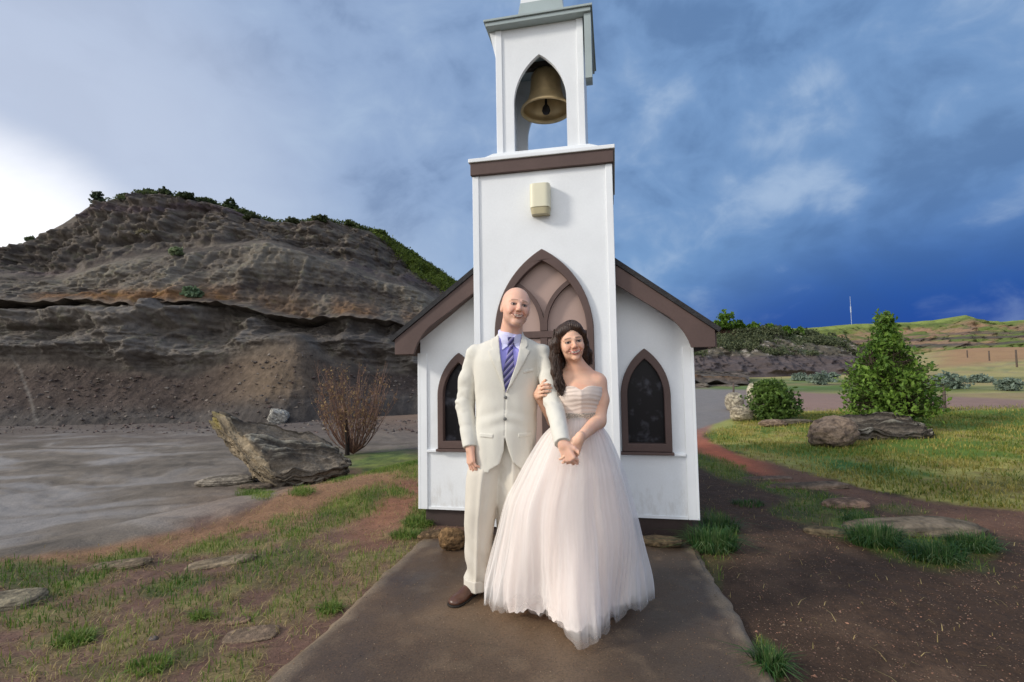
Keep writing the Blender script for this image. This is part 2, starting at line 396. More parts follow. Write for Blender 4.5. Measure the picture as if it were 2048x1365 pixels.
    c = mixa(c, ff * (1 + .12 * n1)[:, None], ffw)
    rd = w(ROAD, 3, .25)
    road = mixa(L((128, 122, 118)) * np.ones((N, 3)), L((142, 116, 104)) * np.ones((N, 3)), sst(1430, 1560, px))
    c = mixa(c, road * (1 + .1 * n2)[:, None], rd)
    # grass density
    g = w(BAND, 12) * sst(-.35, .25, n2 + .3 * n1) * .9
    g = np.maximum(g, .6 * sst(.02, .42, .8 * n1 + .7 * n2) * (px < 900) * sst(1050, 1130, py) * (1 - m))
    for cx, cy, rx, ry, sl_, dn in GRN:
        g = np.maximum(g, dn * sst(1.25, .55, blob(px, py, cx, cy, rx, ry, sl_) + .45 * n1 + .5 * n2))
    g = g * (1 - rd)
    gc = mixa(L((74, 98, 48)) * np.ones((N, 3)), L((112, 132, 56)) * np.ones((N, 3)), sst(-.3, .4, n2))
    gc = mixa(gc, L((136, 120, 76)) * np.ones((N, 3)), sst(.05, .5, n1) * .6)
    c = mixa(c, gc * (1 + .3 * n3)[:, None], g * .75)
    ol = (~front) | (np.abs(px - 1024) > 1900)
    c[ol] = L((104, 92, 70)) * (1 + .2 * n1[ol])[:, None]
    return np.clip(c, .004, .9), g, lw, m

m_ground = mat('ground_soil', (0.1, .1, .1), .85, .06, 3, .55, 55, attr=True, fine=.22, dist=.02, spec=.25)
def make_ground():
    az = np.radians(np.concatenate([np.linspace(-180, -64, 50)[:-1], np.linspace(-64, 64, 820), np.linspace(64, 180, 50)[1:]]))
    rr = np.concatenate([[0.02, .5, 1.0], np.geomspace(1.3, 30, 560), np.geomspace(30.6, 3500, 110)])
    A, Q = np.meshgrid(az, rr, indexing='ij')
    X = (np.sin(A) * Q).ravel(); Y = (np.cos(A) * Q).ravel(); Z = gz(X, Y)
    c, g, lw, m = ground_cols(X, Y, Z)
    n3 = fbm(np.stack([X, Y, 0 * X], 1), 22, 3, .6, seed=41)
    PP_ = np.stack([X, Y, 0 * X], 1); PP_[:, :2] += 1.5 * np.stack([fbm(PP_, .3, 3, seed=31), fbm(PP_, .3, 3, seed=32)], 1)
    Z = Z + m * (.035 * ridge(PP_, (.7, 1.7, 1), 4, .6, seed=43) + .012 * fbm(PP_, 7, 3, .6, seed=44)) * sst(40, 15, Q.ravel())
    Z = Z + n3 * .006 * (Q.ravel() < 25) * (1 - m) * sst(1.3, 1.9, np.hypot(X - .15, (Y - 3.4) * .45)) - 0.0
    # puddled mud: a slightly raised dried scum / swirl relief
    o = mesh_np('ground', np.stack([X, Y, Z], 1), gridfaces(len(az), len(rr)), m_ground, col=c)
    # normals must face up
    me = o.data
    if me.polygons[5000].normal.z < 0: me.flip_normals()
    tag(o, kind='structure'); return o
make_ground()

# wet mud sheen: a very thin water film lying in the basin
m_film = bpy.data.materials.new('wet_mud_film')

# ---------------------------------------------------------------- left hill
HX = [-700, -400, -150, 0, 60, 120, 180, 240, 310, 400, 470, 520, 560, 620, 660, 700, 760, 830, 880, 920, 1000, 1100, 1250, 1500]
SUM = [620, 560, 520, 497, 482, 450, 410, 392, 386, 396, 418, 436, 448, 442, 440, 449, 466, 512, 545, 574, 640, 700, 735, 745]
MIDX = [-700, 0, 120, 200, 300, 400, 480, 540, 600, 680, 760, 840, 920, 1500]
MID = [640, 552, 560, 535, 512, 500, 492, 486, 500, 530, 560, 585, 620, 750]      # lower light shoulder
BENX = [-700, 0, 460, 560, 600, 690, 760, 840, 1000, 1500]
BEN = [640, 600, 604, 628, 640, 630, 640, 650, 690, 752]      # overhanging bench edge
CLX = [-700, 0, 100, 200, 300, 380, 450, 520, 600, 660, 740, 830, 1000, 1500]
CLF = [740, 715, 712, 722, 735, 738, 716, 688, 668, 720, 735, 745, 760, 765]      # foot of the lumpy cliff
FTX = [-700, 0, 400, 600, 800, 1000, 1500]
FT = [850, 846, 842, 822, 800, 790, 775]
def hill_row(px, py, Y):
    X = np.stack([at(a, b_, c) for a, b_, c in zip(px, py, Y)]); return X
def make_hill():
    nu = 760; px = np.linspace(-700, 1500, nu)
    ip = lambda xs, ys: np.interp(px, xs, ys)
    def sm(v, k=9): 
        kk = np.ones(k) / k; return np.convolve(np.pad(v, k // 2, mode='edge'), kk, 'valid')
    su, mi, be, cl, ft = (sm(ip(*q)) for q in ((HX, SUM), (MIDX, MID), (BENX, BEN), (CLX, CLF), (FTX, FT)))
    be = be + 9 * fbm(np.stack([px, 0 * px, 0 * px], 1), .018, 4, .6, seed=49); ft = ft + 7 * fbm(np.stack([px, 0 * px, 0 * px], 1), .015, 4, .65, seed=47); mi = mi + 6 * fbm(np.stack([px, 0 * px, 0 * px], 1), .012, 3, seed=48); mi = np.maximum(mi, su + 12); be = np.maximum(be, mi + 10); cl = np.maximum(cl, be + 12); ft = np.maximum(ft, cl + 10)
    sh = np.interp(px, [-700, 300, 700, 1000, 1500], [1.0, 1.0, 1.05, 1.25, 1.5])
    cone = np.exp(-((px - 570) / 105) ** 2)                                  # talus fan standing forward
    ctl = [(ft, 20.5 * sh - 1.2 * cone), (ft * .5 + cl * .5, 22.3 * sh - 1.9 * cone), (cl, 23.6 * sh - 1.5 * cone), (cl * .45 + be * .55, 24.0 * sh), (be + 9, 25.0 * sh),
           (be + 1, 24.2 * sh), (be - 14, 24.9 * sh), (be * .5 + mi * .5, 26.6 * sh), (mi + 4, 28.3 * sh), (mi - 3, 29.8 * sh), (mi * .45 + su * .55, 32.5 * sh),
           (su * .85 + mi * .15, 33.8 * sh), (su, 35.5 * sh)]
    seg = [34, 34, 44, 22, 14, 14, 30, 34, 12, 34, 24, 24]
    rows, tt = [], []
    for k, ((pa, ya), (pb, yb), n) in enumerate(zip(ctl[:-1], ctl[1:], seg)):
        for i in range(n):
            t = i / n; tt.append(k + t)
            rows.append(np.stack([at(a, b_, c) for a, b_, c in zip(px, pa + (pb - pa) * t, ya + (yb - ya) * t)]))
    top = np.stack([at(a, b_, c) for a, b_, c in zip(px, su, 35.5 * sh)]); rows.append(top); tt.append(12)
    for i in range(1, 16):
        t = i / 15; r_ = top.copy(); r_[:, 1] += 26 * t; r_[:, 0] *= 1 + .2 * t; r_[:, 2] = top[:, 2] * (1 - t ** 1.6) - 2.5 * t ** 1.6; rows.append(r_); tt.append(12 + t)
    rows.insert(0, rows[0] + np.array([0, -.6, -.7])); tt.insert(0, -.3)
    G3 = np.stack(rows); tt = np.array(tt)
    # smooth the control polyline a little except at the bench
    k = np.array([.25, .5, .25])
    for _ in range(3):
        S = G3.copy(); S[1:-1] = .25 * G3[:-2] + .5 * G3[1:-1] + .25 * G3[2:]
        keep = ((tt > 3.6) & (tt < 5.4))[:, None, None]; G3 = np.where(keep, G3, S)
    nt_, nu_ = G3.shape[:2]; P = G3.reshape(-1, 3); T = np.repeat(tt, nu_); PX = np.tile(px, nt_)
    out = np.array([0, -1.0, 0.15])
    cliff = sst(1.7, 2.3, T) * sst(4.6, 4.1, T); upper = sst(8.9, 9.5, T) * sst(12.2, 11, T); mid = sst(4.9, 6, T) * sst(9, 8, T); talus = sst(2.2, 1.4, T)
    q = P.copy(); q[:, 2] *= 1.0
    n_big = fbm(q, (.28, .28, .22), 3, seed=51); n_b2 = fbm(q, (.9, .3, .1), 3, seed=50)
    lump = 1 - np.abs(vn(q * [.42, .2, .55] + 3, 52)) * 2
    lump2 = 1 - np.abs(vn(q * [1.0, .5, 1.1] + 5, 53)) * 2
    strata = fbm(q * [.05, .05, 1], (1, 1, 3.2), 4, .7, seed=54)
    rill = ridge(q * [1, .3, .22], 1.5, 4, .55, seed=55)
    det = fbm(q, 3.1, 4, .6, seed=56)
    disp = n_big * (.9 * cliff + 1.3 * mid + 1.5 * upper + .25 * talus)
    disp += cliff * (.9 * lump + .35 * lump2 + .25 * strata)
    disp += upper * (.45 * strata + .45 * rill + .4 * lump2 + .25 * lump)
    disp += mid * (.3 * rill + .14 * strata + .15 * lump2)
    cr2 = ridge(q * [1, .5, 1.5], 2.4, 4, .6, seed=60); disp -= (.20 * upper + .14 * mid + .16 * cliff + .03 * talus) * sst(.1, .8, cr2); gul = ridge(q * [1, .25, .12], .55, 3, .5, seed=62); disp -= (.7 * upper + .45 * mid) * sst(.1, .7, gul)
    disp += talus * (.12 * rill) + det * (.16 * cliff + .18 * upper + .12 * mid + .05 * talus)
    # recess below the bench: a real undercut
    und = np.exp(-((T - 4.0) / .5) ** 2) * np.clip(.35 + 1.5 * fbm(q, (.5, .35, .1), 3, seed=57), 0, 1.2); disp -= und * 1.0
    fade = sst(12.0, 11.2, T); disp *= np.where(T > 11.2, fade * .9 + .1, 1)
    P = P + disp[:, None] * out
    P[:, 2] += .12 * fbm(q, 1.2, 3, seed=58) * (T > 10) + n_b2 * .55 * np.exp(-((T - 4.6) / 1.1) ** 2)
    # colours
    z = P[:, 2]; N = len(P)
    zs = z + 1.2 * n_big + .5 * det
    bands = fbm(np.stack([0 * z, 0 * z, zs], 1), (1, 1, 1.7), 3, .6, seed=59)
    c = L((122, 113, 104)) * np.ones((N, 3)); c = mixa(c, L((88, 80, 76)) * np.ones((N, 3)), sst(-.1, .35, bands) * .85)
    c = mixa(c, L((108, 94, 98)) * np.ones((N, 3)), upper * sst(0, -.4, bands) * .8)
    c = mixa(c, L((140, 132, 120)) * np.ones((N, 3)), mid * sst(-.3, .3, n_big + .4 * det) * .8)
    ta = mixa(L((90, 79, 73)) * np.ones((N, 3)), L((122, 106, 90)) * np.ones((N, 3)), np.clip(cone_at(PX), 0, 1))
    ta = mixa(ta, L((92, 86, 82)) * np.ones((N, 3)), sst(.7, .1, T))
    tw = sst(2.1, 1.5, T + .3 * n_big); c = mixa(c, ta, tw)
    orr = np.exp(-((T - 5.9 + .4 * n_big) / .65) ** 2) * np.clip(sst(20, 90, PX) * sst(500, 420, PX) + .8 * sst(640, 670, PX) * sst(770, 730, PX) + .5 * sst(470, 520, PX) * sst(640, 600, PX) + .5 * sst(790, 810, PX), 0, 1)
    c = mixa(c, L((140, 100, 64)) * np.ones((N, 3)), np.clip(orr * (.75 + .6 * det), 0, 1))
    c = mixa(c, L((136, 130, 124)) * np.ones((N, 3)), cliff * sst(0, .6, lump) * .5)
    # green slope on the right shoulder, green crest
    px_, py_, _ = proj(P)
    grn = sst(-8, 14, poly_sd(px_, py_, [(700, 430), (760, 460), (830, 505), (960, 590), (1300, 720), (1100, 740), (905, 590), (830, 545), (780, 490)]) + 22 * det)
    c = mixa(c, L((92, 110, 44)) * np.ones((N, 3)), grn * .9)
    c = mixa(c, L((92, 98, 66)) * np.ones((N, 3)), sst(.1, .5, det) * .3 * (1 - tw))
    c = mixa(c, L((86, 92, 54)) * np.ones((N, 3)), (T > 12).astype(float))
    # pale salt trickle down the talus at far left
    tr = np.abs(px_ - np.interp(py_, [640, 700, 740, 800, 850], [8, 14, 40, 62, 75]) - 6 * det); c = mixa(c, L((160, 154, 146)) * np.ones((N, 3)), sst(5, 1, tr) * (py_ > 640) * .35)
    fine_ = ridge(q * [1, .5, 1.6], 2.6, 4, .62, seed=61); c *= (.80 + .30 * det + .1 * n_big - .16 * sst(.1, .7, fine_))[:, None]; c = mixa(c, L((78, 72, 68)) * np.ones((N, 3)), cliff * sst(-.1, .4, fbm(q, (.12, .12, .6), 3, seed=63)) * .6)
    m_h = mat('hill_clay', (0, 0, 0), .95, .12, 1.2, .9, 5.0, attr=True, fine=.14, dist=.12, spec=.1)
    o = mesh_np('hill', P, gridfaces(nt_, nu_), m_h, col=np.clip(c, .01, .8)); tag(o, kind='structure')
    if o.data.polygons[nu_ * 60].normal.y > 0: o.data.flip_normals()
    return G3, P.reshape(nt_, nu_, 3), px, tt
def cone_at(p): return np.exp(-((p - 560) / 95) ** 2)
HG, HP, Hpx, Htt = make_hill()
def hill_pt(px, py):
    """nearest hill surface vertex to a pixel"""
    a, c, z = proj(HP.reshape(-1, 3)); d = np.hypot(a - px, c - py) + np.where(np.repeat(Htt, len(Hpx)) > 12.05, 1e4, 0)
    return HP.reshape(-1, 3)[np.argmin(d)]

# ---------------------------------------------------------------- right hills
def ridge_hill(name, xs, tops, feet, Yf, Yt, depth, colf, seed, amp, nu=360, nv=90):
    px = np.linspace(xs[0], xs[-1], nu); tp = np.interp(px, xs, tops); fo = np.interp(px, xs, feet)
    tn = fbm(np.stack([px, 0 * px, 0 * px], 1), 0.02, 4, .6, seed=seed)
    tp = tp + tn * amp[1]
    fo = np.maximum(fo, tp + 1.0)
    rows = []
    ts = np.linspace(0, 1, nv)
    for t in ts:
        rows.append(np.stack([at(a, b_, c) for a, b_, c in zip(px, fo + (tp - fo) * t, np.full(nu, Yf + (Yt - Yf) * t ** 1.15))]))
    top = rows[-1]
    for i in range(1, 9):
        t = i / 8; r_ = top.copy(); r_[:, 1] += depth * t; r_[:, 2] = top[:, 2] * (1 - t ** 2) - 2 * t; rows.append(r_)
    rows.insert(0, rows[0] + np.array([0, -Yf * .02, -Yf * .03]))
    T = np.concatenate([[-.05], ts, 1 + np.arange(1, 9) / 8])
    G3 = np.stack(rows); P = G3.reshape(-1, 3); TT = np.repeat(T, nu); PX = np.tile(px, len(T))
    S = Yf / 60.0
    body = sst(0, .1, TT) * sst(1.02, .9, TT)
    d = fbm(P / S, (.25, .25, .3), 3, seed=seed + 1) * 1.0 + .6 * ridge(P / S * [1, .3, .3], .6, 3, seed=seed + 2) + .3 * fbm(P / S, 1.6, 3, seed=seed + 3)
    P = P + (d * amp[0] * S * body)[:, None] * np.array([0, -1, .1])
    px_, py_, _ = proj(P)
    c = colf(P, TT, px_, py_, S)
    mm = mat(name + '_earth', (0, 0, 0), .95, .12, .5 / S, .6, 2.5 / S, attr=True, fine=.15, dist=.15 * S, spec=.1)
    o = mesh_np(name, P, gridfaces(len(T), nu), mm, col=np.clip(c, .01, .8)); tag(o, kind='structure')
    if o.data.polygons[nu * 40].normal.y > 0: o.data.flip_normals()
    return P
def col_rocky(P, T, px, py, S):
    N = len(P); n1 = fbm(P, .35, 4, .6, seed=71); n2 = fbm(P, 1.4, 4, .7, seed=72)
    c = L((92, 86, 76)) * np.ones((N, 3)); c = mixa(c, L((60, 74, 50)) * np.ones((N, 3)), sst(-.1, .35, n1))
    c = mixa(c, L((168, 160, 150)) * np.ones((N, 3)), sst(.15, .4, n2) * .7); c = mixa(c, L((140, 98, 84)) * np.ones((N, 3)), sst(1500, 1440, px) * sst(690, 650, py) * .7)
    c = mixa(c, L((84, 76, 76)) * np.ones((N, 3)), sst(706, 716, py + 6 * n1)); c = mixa(c, L((86, 112, 50)) * np.ones((N, 3)), sst(.93, 1.0, T + .05 * n1))
    return c * (1 + .4 * n2)[:, None]
def col_bad(P, T, px, py, S):
    N = len(P); n1 = fbm(P / S, .35, 4, .6, seed=75); n2 = fbm(P / S, 1.6, 3, .7, seed=76); zb = P[:, 2] / S
    c = mixa(L((98, 110, 60)) * np.ones((N, 3)), L((142, 116, 94)) * np.ones((N, 3)), sst(.25, .45, T + .2 * n1) * sst(.92, .8, T) * sst(-.05, .25, n1 + .12 * sst(2000, 1900, px)))
    bd = fbm(np.stack([0 * zb, 0 * zb, zb + .3 * n1], 1), (1, 1, 3), 2, seed=77)
    c = mixa(c, L((86, 76, 76)) * np.ones((N, 3)), sst(.2, .3, T) * sst(.75, .6, T + .1 * n1) * sst(-.1, .1, bd) * .85); c = c * (1 - .25 * sst(.1, .4, n2))[:, None]
    c = mixa(c, L((128, 140, 76)) * np.ones((N, 3)), sst(.9, .97, T + .05 * n1))
    return c * (1 + .15 * n2)[:, None]
ridge_hill('far_hills', [1240, 1500, 1620, 1700, 1760, 1820, 1870, 1905, 1932, 1960, 2000, 2048, 2200, 2600], [672, 662, 656, 650, 646, 645, 641, 634, 630, 640, 643, 641, 646, 660],
           [745] * 5 + [738, 732, 722, 716, 712, 706, 700, 698, 700], 190, 270, 160, col_bad, 80, (2.6, 3.0))
RHP = ridge_hill('rocky_hill', [1200, 1330, 1400, 1440, 1500, 1560, 1620, 1680, 1720, 1760, 1800, 1860], [690, 668, 656, 652, 655, 658, 664, 676, 694, 715, 733, 752],
           [750, 750, 750, 749, 750, 751, 750, 748, 747, 746, 745, 756], 62, 78, 45, col_rocky, 90, (1.9, 4.0))
# ================================================================== CHAPEL
Lp = np.array([-0.8419, 4.4935, 0]); Ud = unit([2.2817, -0.4659, 0])
c0 = Lp + Ud * 1.172
ch = empty('chapel', (c0[0], c0[1], 0), math.atan2(Ud[1], Ud[0]), label='tiny white chapel with brown trim, bell tower and pointed windows', cat='chapel')
m_white = mat('white_siding_paint', (.80, .82, .84), .45, .05, 2.2, .08, 60, fine=.02)
_t = m_white.node_tree; _q = NB(_t); _p = [n for n in _t.nodes if n.type == 'BSDF_PRINCIPLED'][0]; _l = _p.inputs['Base Color'].links[0].from_socket
_oc = _q.n('ShaderNodeTexCoord').outputs['Object']; _mp = _q.n('ShaderNodeMapping'); _t.links.new(_oc, _mp.inputs['Vector']); _mp.inputs['Scale'].default_value = (1, 1, .35)
_s = _q.n('ShaderNodeSeparateXYZ'); _t.links.new(_oc, _s.inputs[0]); _nn = _q.noise(_mp.outputs[0], 14, 5, .7)
_d = _q.m('MULTIPLY', _q.ss(_q.m('ADD', _s.outputs[2], _q.m('MULTIPLY', _nn, -.5)), .22, -.06), _q.ss(_nn, .42, .62)); _d = _q.m('MAXIMUM', _q.m('MULTIPLY', _d, .22), _q.m('MULTIPLY', _q.ss(_q.noise(_mp.outputs[0], 5, 6, .7), .56, .74), .08))
_t.links.new(_q.mix(_d, _l, (.36, .31, .25)), _p.inputs['Base Color'])
m_trimw = mat('white_trim_paint', (.82, .84, .86), .4, .03, 4, .05, 80)
m_brown = mat('brown_trim_paint', (.105, .068, .060), .55, .12, 3, .08, 50, fine=.05)
m_brownl = mat('brown_base_paint', (.060, .042, .038), .6, .15, 3, .1, 50, fine=.08)
m_taupe = mat('taupe_door_paint', (.42, .30, .26), .5, .05, 2, .05, 60)
m_shing = mat('dark_shingles', (.035, .034, .036), .9, .3, 14, .5, 60, fine=.2)
m_glass = bpy.data.materials.new('dark_window_glass'); m_glass.use_nodes = True
_p = m_glass.node_tree.nodes['Principled BSDF']; _q = NB(m_glass.node_tree)
_n = _q.noise(_q.n('ShaderNodeTexCoord').outputs['Object'], 7, 3, .6)
m_glass.node_tree.links.new(_q.mix(_q.ss(_n, .52, .72), (.006, .005, .007), (.06, .06, .075)), _p.inputs['Base Color'])  # reflections painted into the glass colour as mottled grey
_p.inputs['Roughness'].default_value = .35; _p.inputs['Specular IOR Level'].default_value = .25
m_gal = mat('grey_green_roof_metal', (.36, .42, .42), .4, .08, 3, .05, 40, metal=.0)
m_bell = mat('dull_bronze', (.46, .34, .18), .36, .25, 7, .1, 40, metal=.55, spec=.5)
m_cream = mat('cream_plastic', (.78, .74, .56), .35, .03, 5, 0, 10)
m_dark = mat('dark_void', (.02, .018, .018), .9, .1, 3, 0, 10)

# walls: front panel with two pointed openings, side walls, back
EAVE = 1.50; RZ = 2.60; SL = .75
def gable(zb, half, drop=0.0):
    return [(-half, zb), (half, zb), (half, RZ - SL * half - drop), (0, RZ - drop), (-half, RZ - SL * half - drop)]
WC, WH, WZ0, WZS, WA = .79, .196, .70, 1.13, 1.515
hl = gothic(-WC, WH - .01, WZ0 + .02, WZS, WA - .012); hr = gothic(WC, WH - .01, WZ0 + .02, WZS, WA - .012)
solid('front_wall', [prism(gable(.155, 1.155, .06), [hl, hr], 0, .06)], m_white, ch)
solid('side_wall', [boxg(-1.155, -1.10, .062, 3.3, .155, EAVE + .1)], m_white, ch)
solid('side_wall', [boxg(1.10, 1.155, .062, 3.3, .155, EAVE + .1)], m_white, ch)
solid('back_wall', [prism(gable(.155, 1.155, .06), [], 3.302, 3.36)], m_white, ch)
solid('foundation', [boxg(-1.125, 1.125, .03, 3.33, -.03, .153)], m_brownl, ch, bevel=.006)
for s in (-1, 1):
    solid('corner_trim', [boxg(s * 1.165 - .012 if s > 0 else -1.177, 1.177 if s > 0 else -1.153, -.014, .05, .15, EAVE + .02),
                          boxg(min(s * 1.09, s * 1.153), max(s * 1.09, s * 1.153), -.014, -.001, .15, EAVE + .02)], m_trimw, ch, bevel=.003)
    x0, x1 = (-1.088, -.60) if s < 0 else (.60, 1.088)
    solid('ledge_strip', [boxg(x0, x1, -.022, -.001, .645, .668)], m_trimw, ch, bevel=.004)
    solid('base_strip', [boxg(x0, x1, -.008, -.001, .150, .172)], m_trimw, ch)
    # window
    wf = solid('window', [prism(gothic(s * WC, WH, WZ0 - .02, WZS, WA), [gothic(s * WC, WH - .052, WZ0 + .045, WZS, WA - .085)], -.035, .05)], m_brown, ch, bevel=.006)
    solid('sill', [boxg(s * WC - WH - .012, s * WC + WH + .012, -.05, -.005, WZ0 - .045, WZ0 - .022)], m_brown, wf, bevel=.004)
    solid('pane', [prism(gothic(s * WC, WH - .05, WZ0 + .043, WZS, WA - .08), [], .022, .03)], m_glass, wf)
# roof
def slab(s):
    x0, z0, x1, z1 = 0, RZ + .02, s * 1.335, RZ + .02 - SL * 1.335
    return prism([(x0, z0), (x1, z1), (x1 + s * .02, z1 + .03), (0, z0 + .05)] if s > 0 else [(x0, z0), (0, z0 + .05), (x1 + s * .02, z1 + .03), (x1, z1)], [], -.215, 3.5)
for s in (-1, 1):
    rf = solid('roof', [slab(s)], m_shing, ch)
    # curved barge board, its lower edge rounding down into the wall corner
    low = [(1.31, 1.505), (1.135, 1.505)]
    for i in range(1, 9):
        t = i / 9; a = np.array([1.135, 1.505]); b_ = np.array([1.10, 1.64]); c = np.array([.98, 1.745]); low.append(tuple((1 - t) ** 2 * a + 2 * t * (1 - t) * b_ + t * t * c))
    low += [(.98, 1.745), (.56, 2.035), (0.0, 2.44)]
    out = low + [(0.0, RZ + .018), (1.31, RZ + .018 - SL * 1.31)]
    out = [(s * x, z) for x, z in out]
    solid('barge_board', [prism(out, [], -.20, -.165)], m_brown, ch, bevel=.004)
    solid('soffit', [prism([(s * .0, 2.50), (s * 1.30, 1.525), (s * 1.30, 1.55), (0, 2.53)], [], -.163, -.001)], m_brown, ch)
    solid('fascia', [boxg(min(s * 1.30, s * 1.325), max(s * 1.30, s * 1.325), -.163, 3.48, 1.505, RZ - SL * 1.325 + .01)], m_brown, ch)
# tower
TH, TY = .565, -.25
ow = gothic(0, .375, .14, 1.66, 2.295, 18)
solid('tower_wall', [prism([(-TH, .10), (TH, .10), (TH, 2.985), (-TH, 2.985)], [ow], TY, TY + .05),
                     boxg(-TH, -TH + .05, TY + .052, .75, .10, 2.985), boxg(TH - .05, TH, TY + .052, .75, .10, 2.985), boxg(-TH + .052, TH - .052, .70, .75, 2.0, 2.985)], m_white, ch)
solid('tower_base', [boxg(-TH + .03, TH - .03, TY + .02, .029, -.02, .098)], m_brownl, ch)
for s in (-1, 1):
    solid('tower_corner_trim', [boxg(min(s * (TH - .042), s * (TH + .012)), max(s * (TH - .042), s * (TH + .012)), TY - .012, TY - .001, .10, 2.983),
                                boxg(min(s * (TH + .001), s * (TH + .012)), max(s * (TH + .001), s * (TH + .012)), TY, TY + .05, .10, 2.983)], m_trimw, ch, bevel=.003)
solid('cornice', [boxg(-.588, .588, TY - .035, .78, 2.987, 3.09)], m_brown, ch, bevel=.004)
solid('cornice_flashing', [boxg(-.602, .602, TY - .05, .80, 3.092, 3.125), prism([(-.55, 3.127), (.55, 3.127), (.40, 3.175), (-.40, 3.175)], [], TY + .01, .74)], m_trimw, ch, bevel=.005)
# pointed door surround, tracery and leaves
dr = solid('door', [prism(gothic(0, .40, .12, 1.65, 2.33, 18), [gothic(0, .345, .17, 1.65, 2.235, 18)], TY - .03, TY + .03)], m_brown, ch, bevel=.006)
solid('door_panel', [prism(gothic(0, .35, .165, 1.65, 2.243, 18), [], TY + .045, TY + .06)], m_taupe, dr)
solid('transom', [boxg(-.344, .344, TY - .002, TY + .044, 1.61, 1.665)], m_brown, dr, bevel=.004)
def strip(path, w, y0, y1):
    P = np.array(path, float); T = np.gradient(P, axis=0); T /= np.linalg.norm(T, axis=1)[:, None]; Nn = np.stack([-T[:, 1], T[:, 0]], 1)
    a = P + Nn * w / 2; b_ = P - Nn * w / 2
    return prism([tuple(p) for p in b_] + [tuple(p) for p in a[::-1]], [], y0, y1)
for s in (-1, 1):
    pts = []
    for i in range(15):
        a = i / 14 * 1.02; pts.append((s * (.0 + .46 * (1 - math.cos(a))) + s * .012, 1.70 + .43 * math.sin(a)))
    solid('tracery', [strip([(s * .012, 1.668)] + pts, .034, TY - .003 - .002 * (s > 0), TY + .044)], m_brown, dr)
solid('door_stile', [boxg(-.028, .028, TY, TY + .044, .17, 1.608)], m_brown, dr)
for s in (-1, 1):
    solid('door_leaf', [boxg(min(s * .03, s * .344), max(s * .03, s * .344), TY + .02, TY + .043, .172, 1.606)], m_taupe, dr, bevel=.003)
hd = solid('door_handle', [boxg(.05, .075, TY - .03, TY + .018, 1.0, 1.12)], m_bell, dr, bevel=.004)
# wall lamp: half round cream shade
lv = [(.085 * math.cos(a), TY - .012 - .10 * math.sin(a)) for a in np.linspace(0, math.pi, 17)]
lv = [(.083 * math.copysign(abs(math.cos(a)) ** .45, math.cos(a)), TY - .012 - .085 * abs(math.sin(a)) ** .45) for a in np.linspace(0, math.pi, 25)]
def vplate(pts, z0, z1, s0=1, s1=1):
    n = len(pts); V = [(x * s0, TY - .012 + (y - TY + .012) * s0, z0) for x, y in pts] + [(x * s1, TY - .012 + (y - TY + .012) * s1, z1) for x, y in pts]
    Fc = [(i, i + 1, n + i + 1, n + i) for i in range(n - 1)] + [(n - 1, 0, n, 2 * n - 1), tuple(range(n - 1, -1, -1)), tuple(range(n, 2 * n))]
    return V, Fc
lamp = solid('wall_lamp', [boxg(-.075, .075, TY - .011, TY - .001, 2.605, 2.85)], m_cream, ch, bevel=.003)
solid('lamp_shade', [vplate(lv, 2.655, 2.85)], m_cream, lamp, bevel=.004)
m_lens = mat('dusty_lamp_lens', (.50, .44, .28), .4, .1, 9, 0, 10)
solid('lamp_lens', [vplate(lv, 2.602, 2.652, .86, .97)], m_lens, lamp)
# belfry
BH, BY0, BY1, BZ0, BZ1 = .362, -.20, .52, 3.176, 4.262
ob = gothic(0, .222, BZ0 + .0, 3.60, 4.01, 14)
ob2 = [(x, z) for x, z in ob]
for y in (BY0, BY1 - .04):
    oo = [(-BH, BZ0), (-.222, BZ0)] + [p for p in ob2[1:-1]] + [(.222, BZ0), (BH, BZ0), (BH, BZ1), (-BH, BZ1)]
    solid('belfry_wall', [prism(oo, [], y, y + .04)], m_white, ch)
for s in (-1, 1):
    solid('belfry_wall', [boxg(min(s * BH, s * (BH - .04)), max(s * BH, s * (BH - .04)), BY0 + .042, BY1 - .042, BZ0, BZ1)], m_white, ch)
    solid('belfry_corner_trim', [boxg(min(s * (BH - .045), s * (BH + .01)), max(s * (BH - .045), s * (BH + .01)), BY0 - .012, BY0 - .001, BZ0, BZ1)], m_trimw, ch, bevel=.003)
solid('belfry_ceiling', [boxg(-BH + .042, BH - .042, BY0 + .042, BY1 - .042, 4.20, 4.24)], m_gal, ch)
# flared cap roof with hanging side boards
sf = solid('belfry_roof', [boxg(-.44, .44, BY0 - .08, BY1 + .10, BZ1 + .002, BZ1 + .035)], m_gal, ch, bevel=.003)
yc = (BY0 + BY1) / 2 + .01
def rings(rs):
    V, Fc = [], []
    for r_, z in rs:
        V += [(-r_, yc - r_ * 1.02, z), (r_, yc - r_ * 1.02, z), (r_, yc + r_ * 1.02, z), (-r_, yc + r_ * 1.02, z)]
    for k in range(len(rs) - 1):
        for i in range(4): a, c = 4 * k + i, 4 * k + (i + 1) % 4; Fc.append((a, c, c + 4, a + 4))
    Fc.append((3, 2, 1, 0)); n = 4 * (len(rs) - 1); Fc.append((n, n + 1, n + 2, n + 3)); return V, Fc
solid('flared_roof', [rings([(.455, BZ1 + .037), (.455, BZ1 + .055), (.34, BZ1 + .10), (.25, BZ1 + .16), (.205, BZ1 + .23), (.185, BZ1 + .36)])], m_gal, sf, bevel=.002)
solid('spire', [rings([(.182, BZ1 + .361), (.17, BZ1 + .6), (.02, BZ1 + 1.5)])], m_white, sf)
solid('side_board', [boxg(.385, .44, BY0 - .06, BY0 + .06, 3.715, BZ1)], m_gal, sf)
solid('side_bracket', [prism([(-.425, BZ1), (-.36 - .012, 4.02), (-.372, BZ1)], [], BY0 + .0, BY1)], m_white, sf)
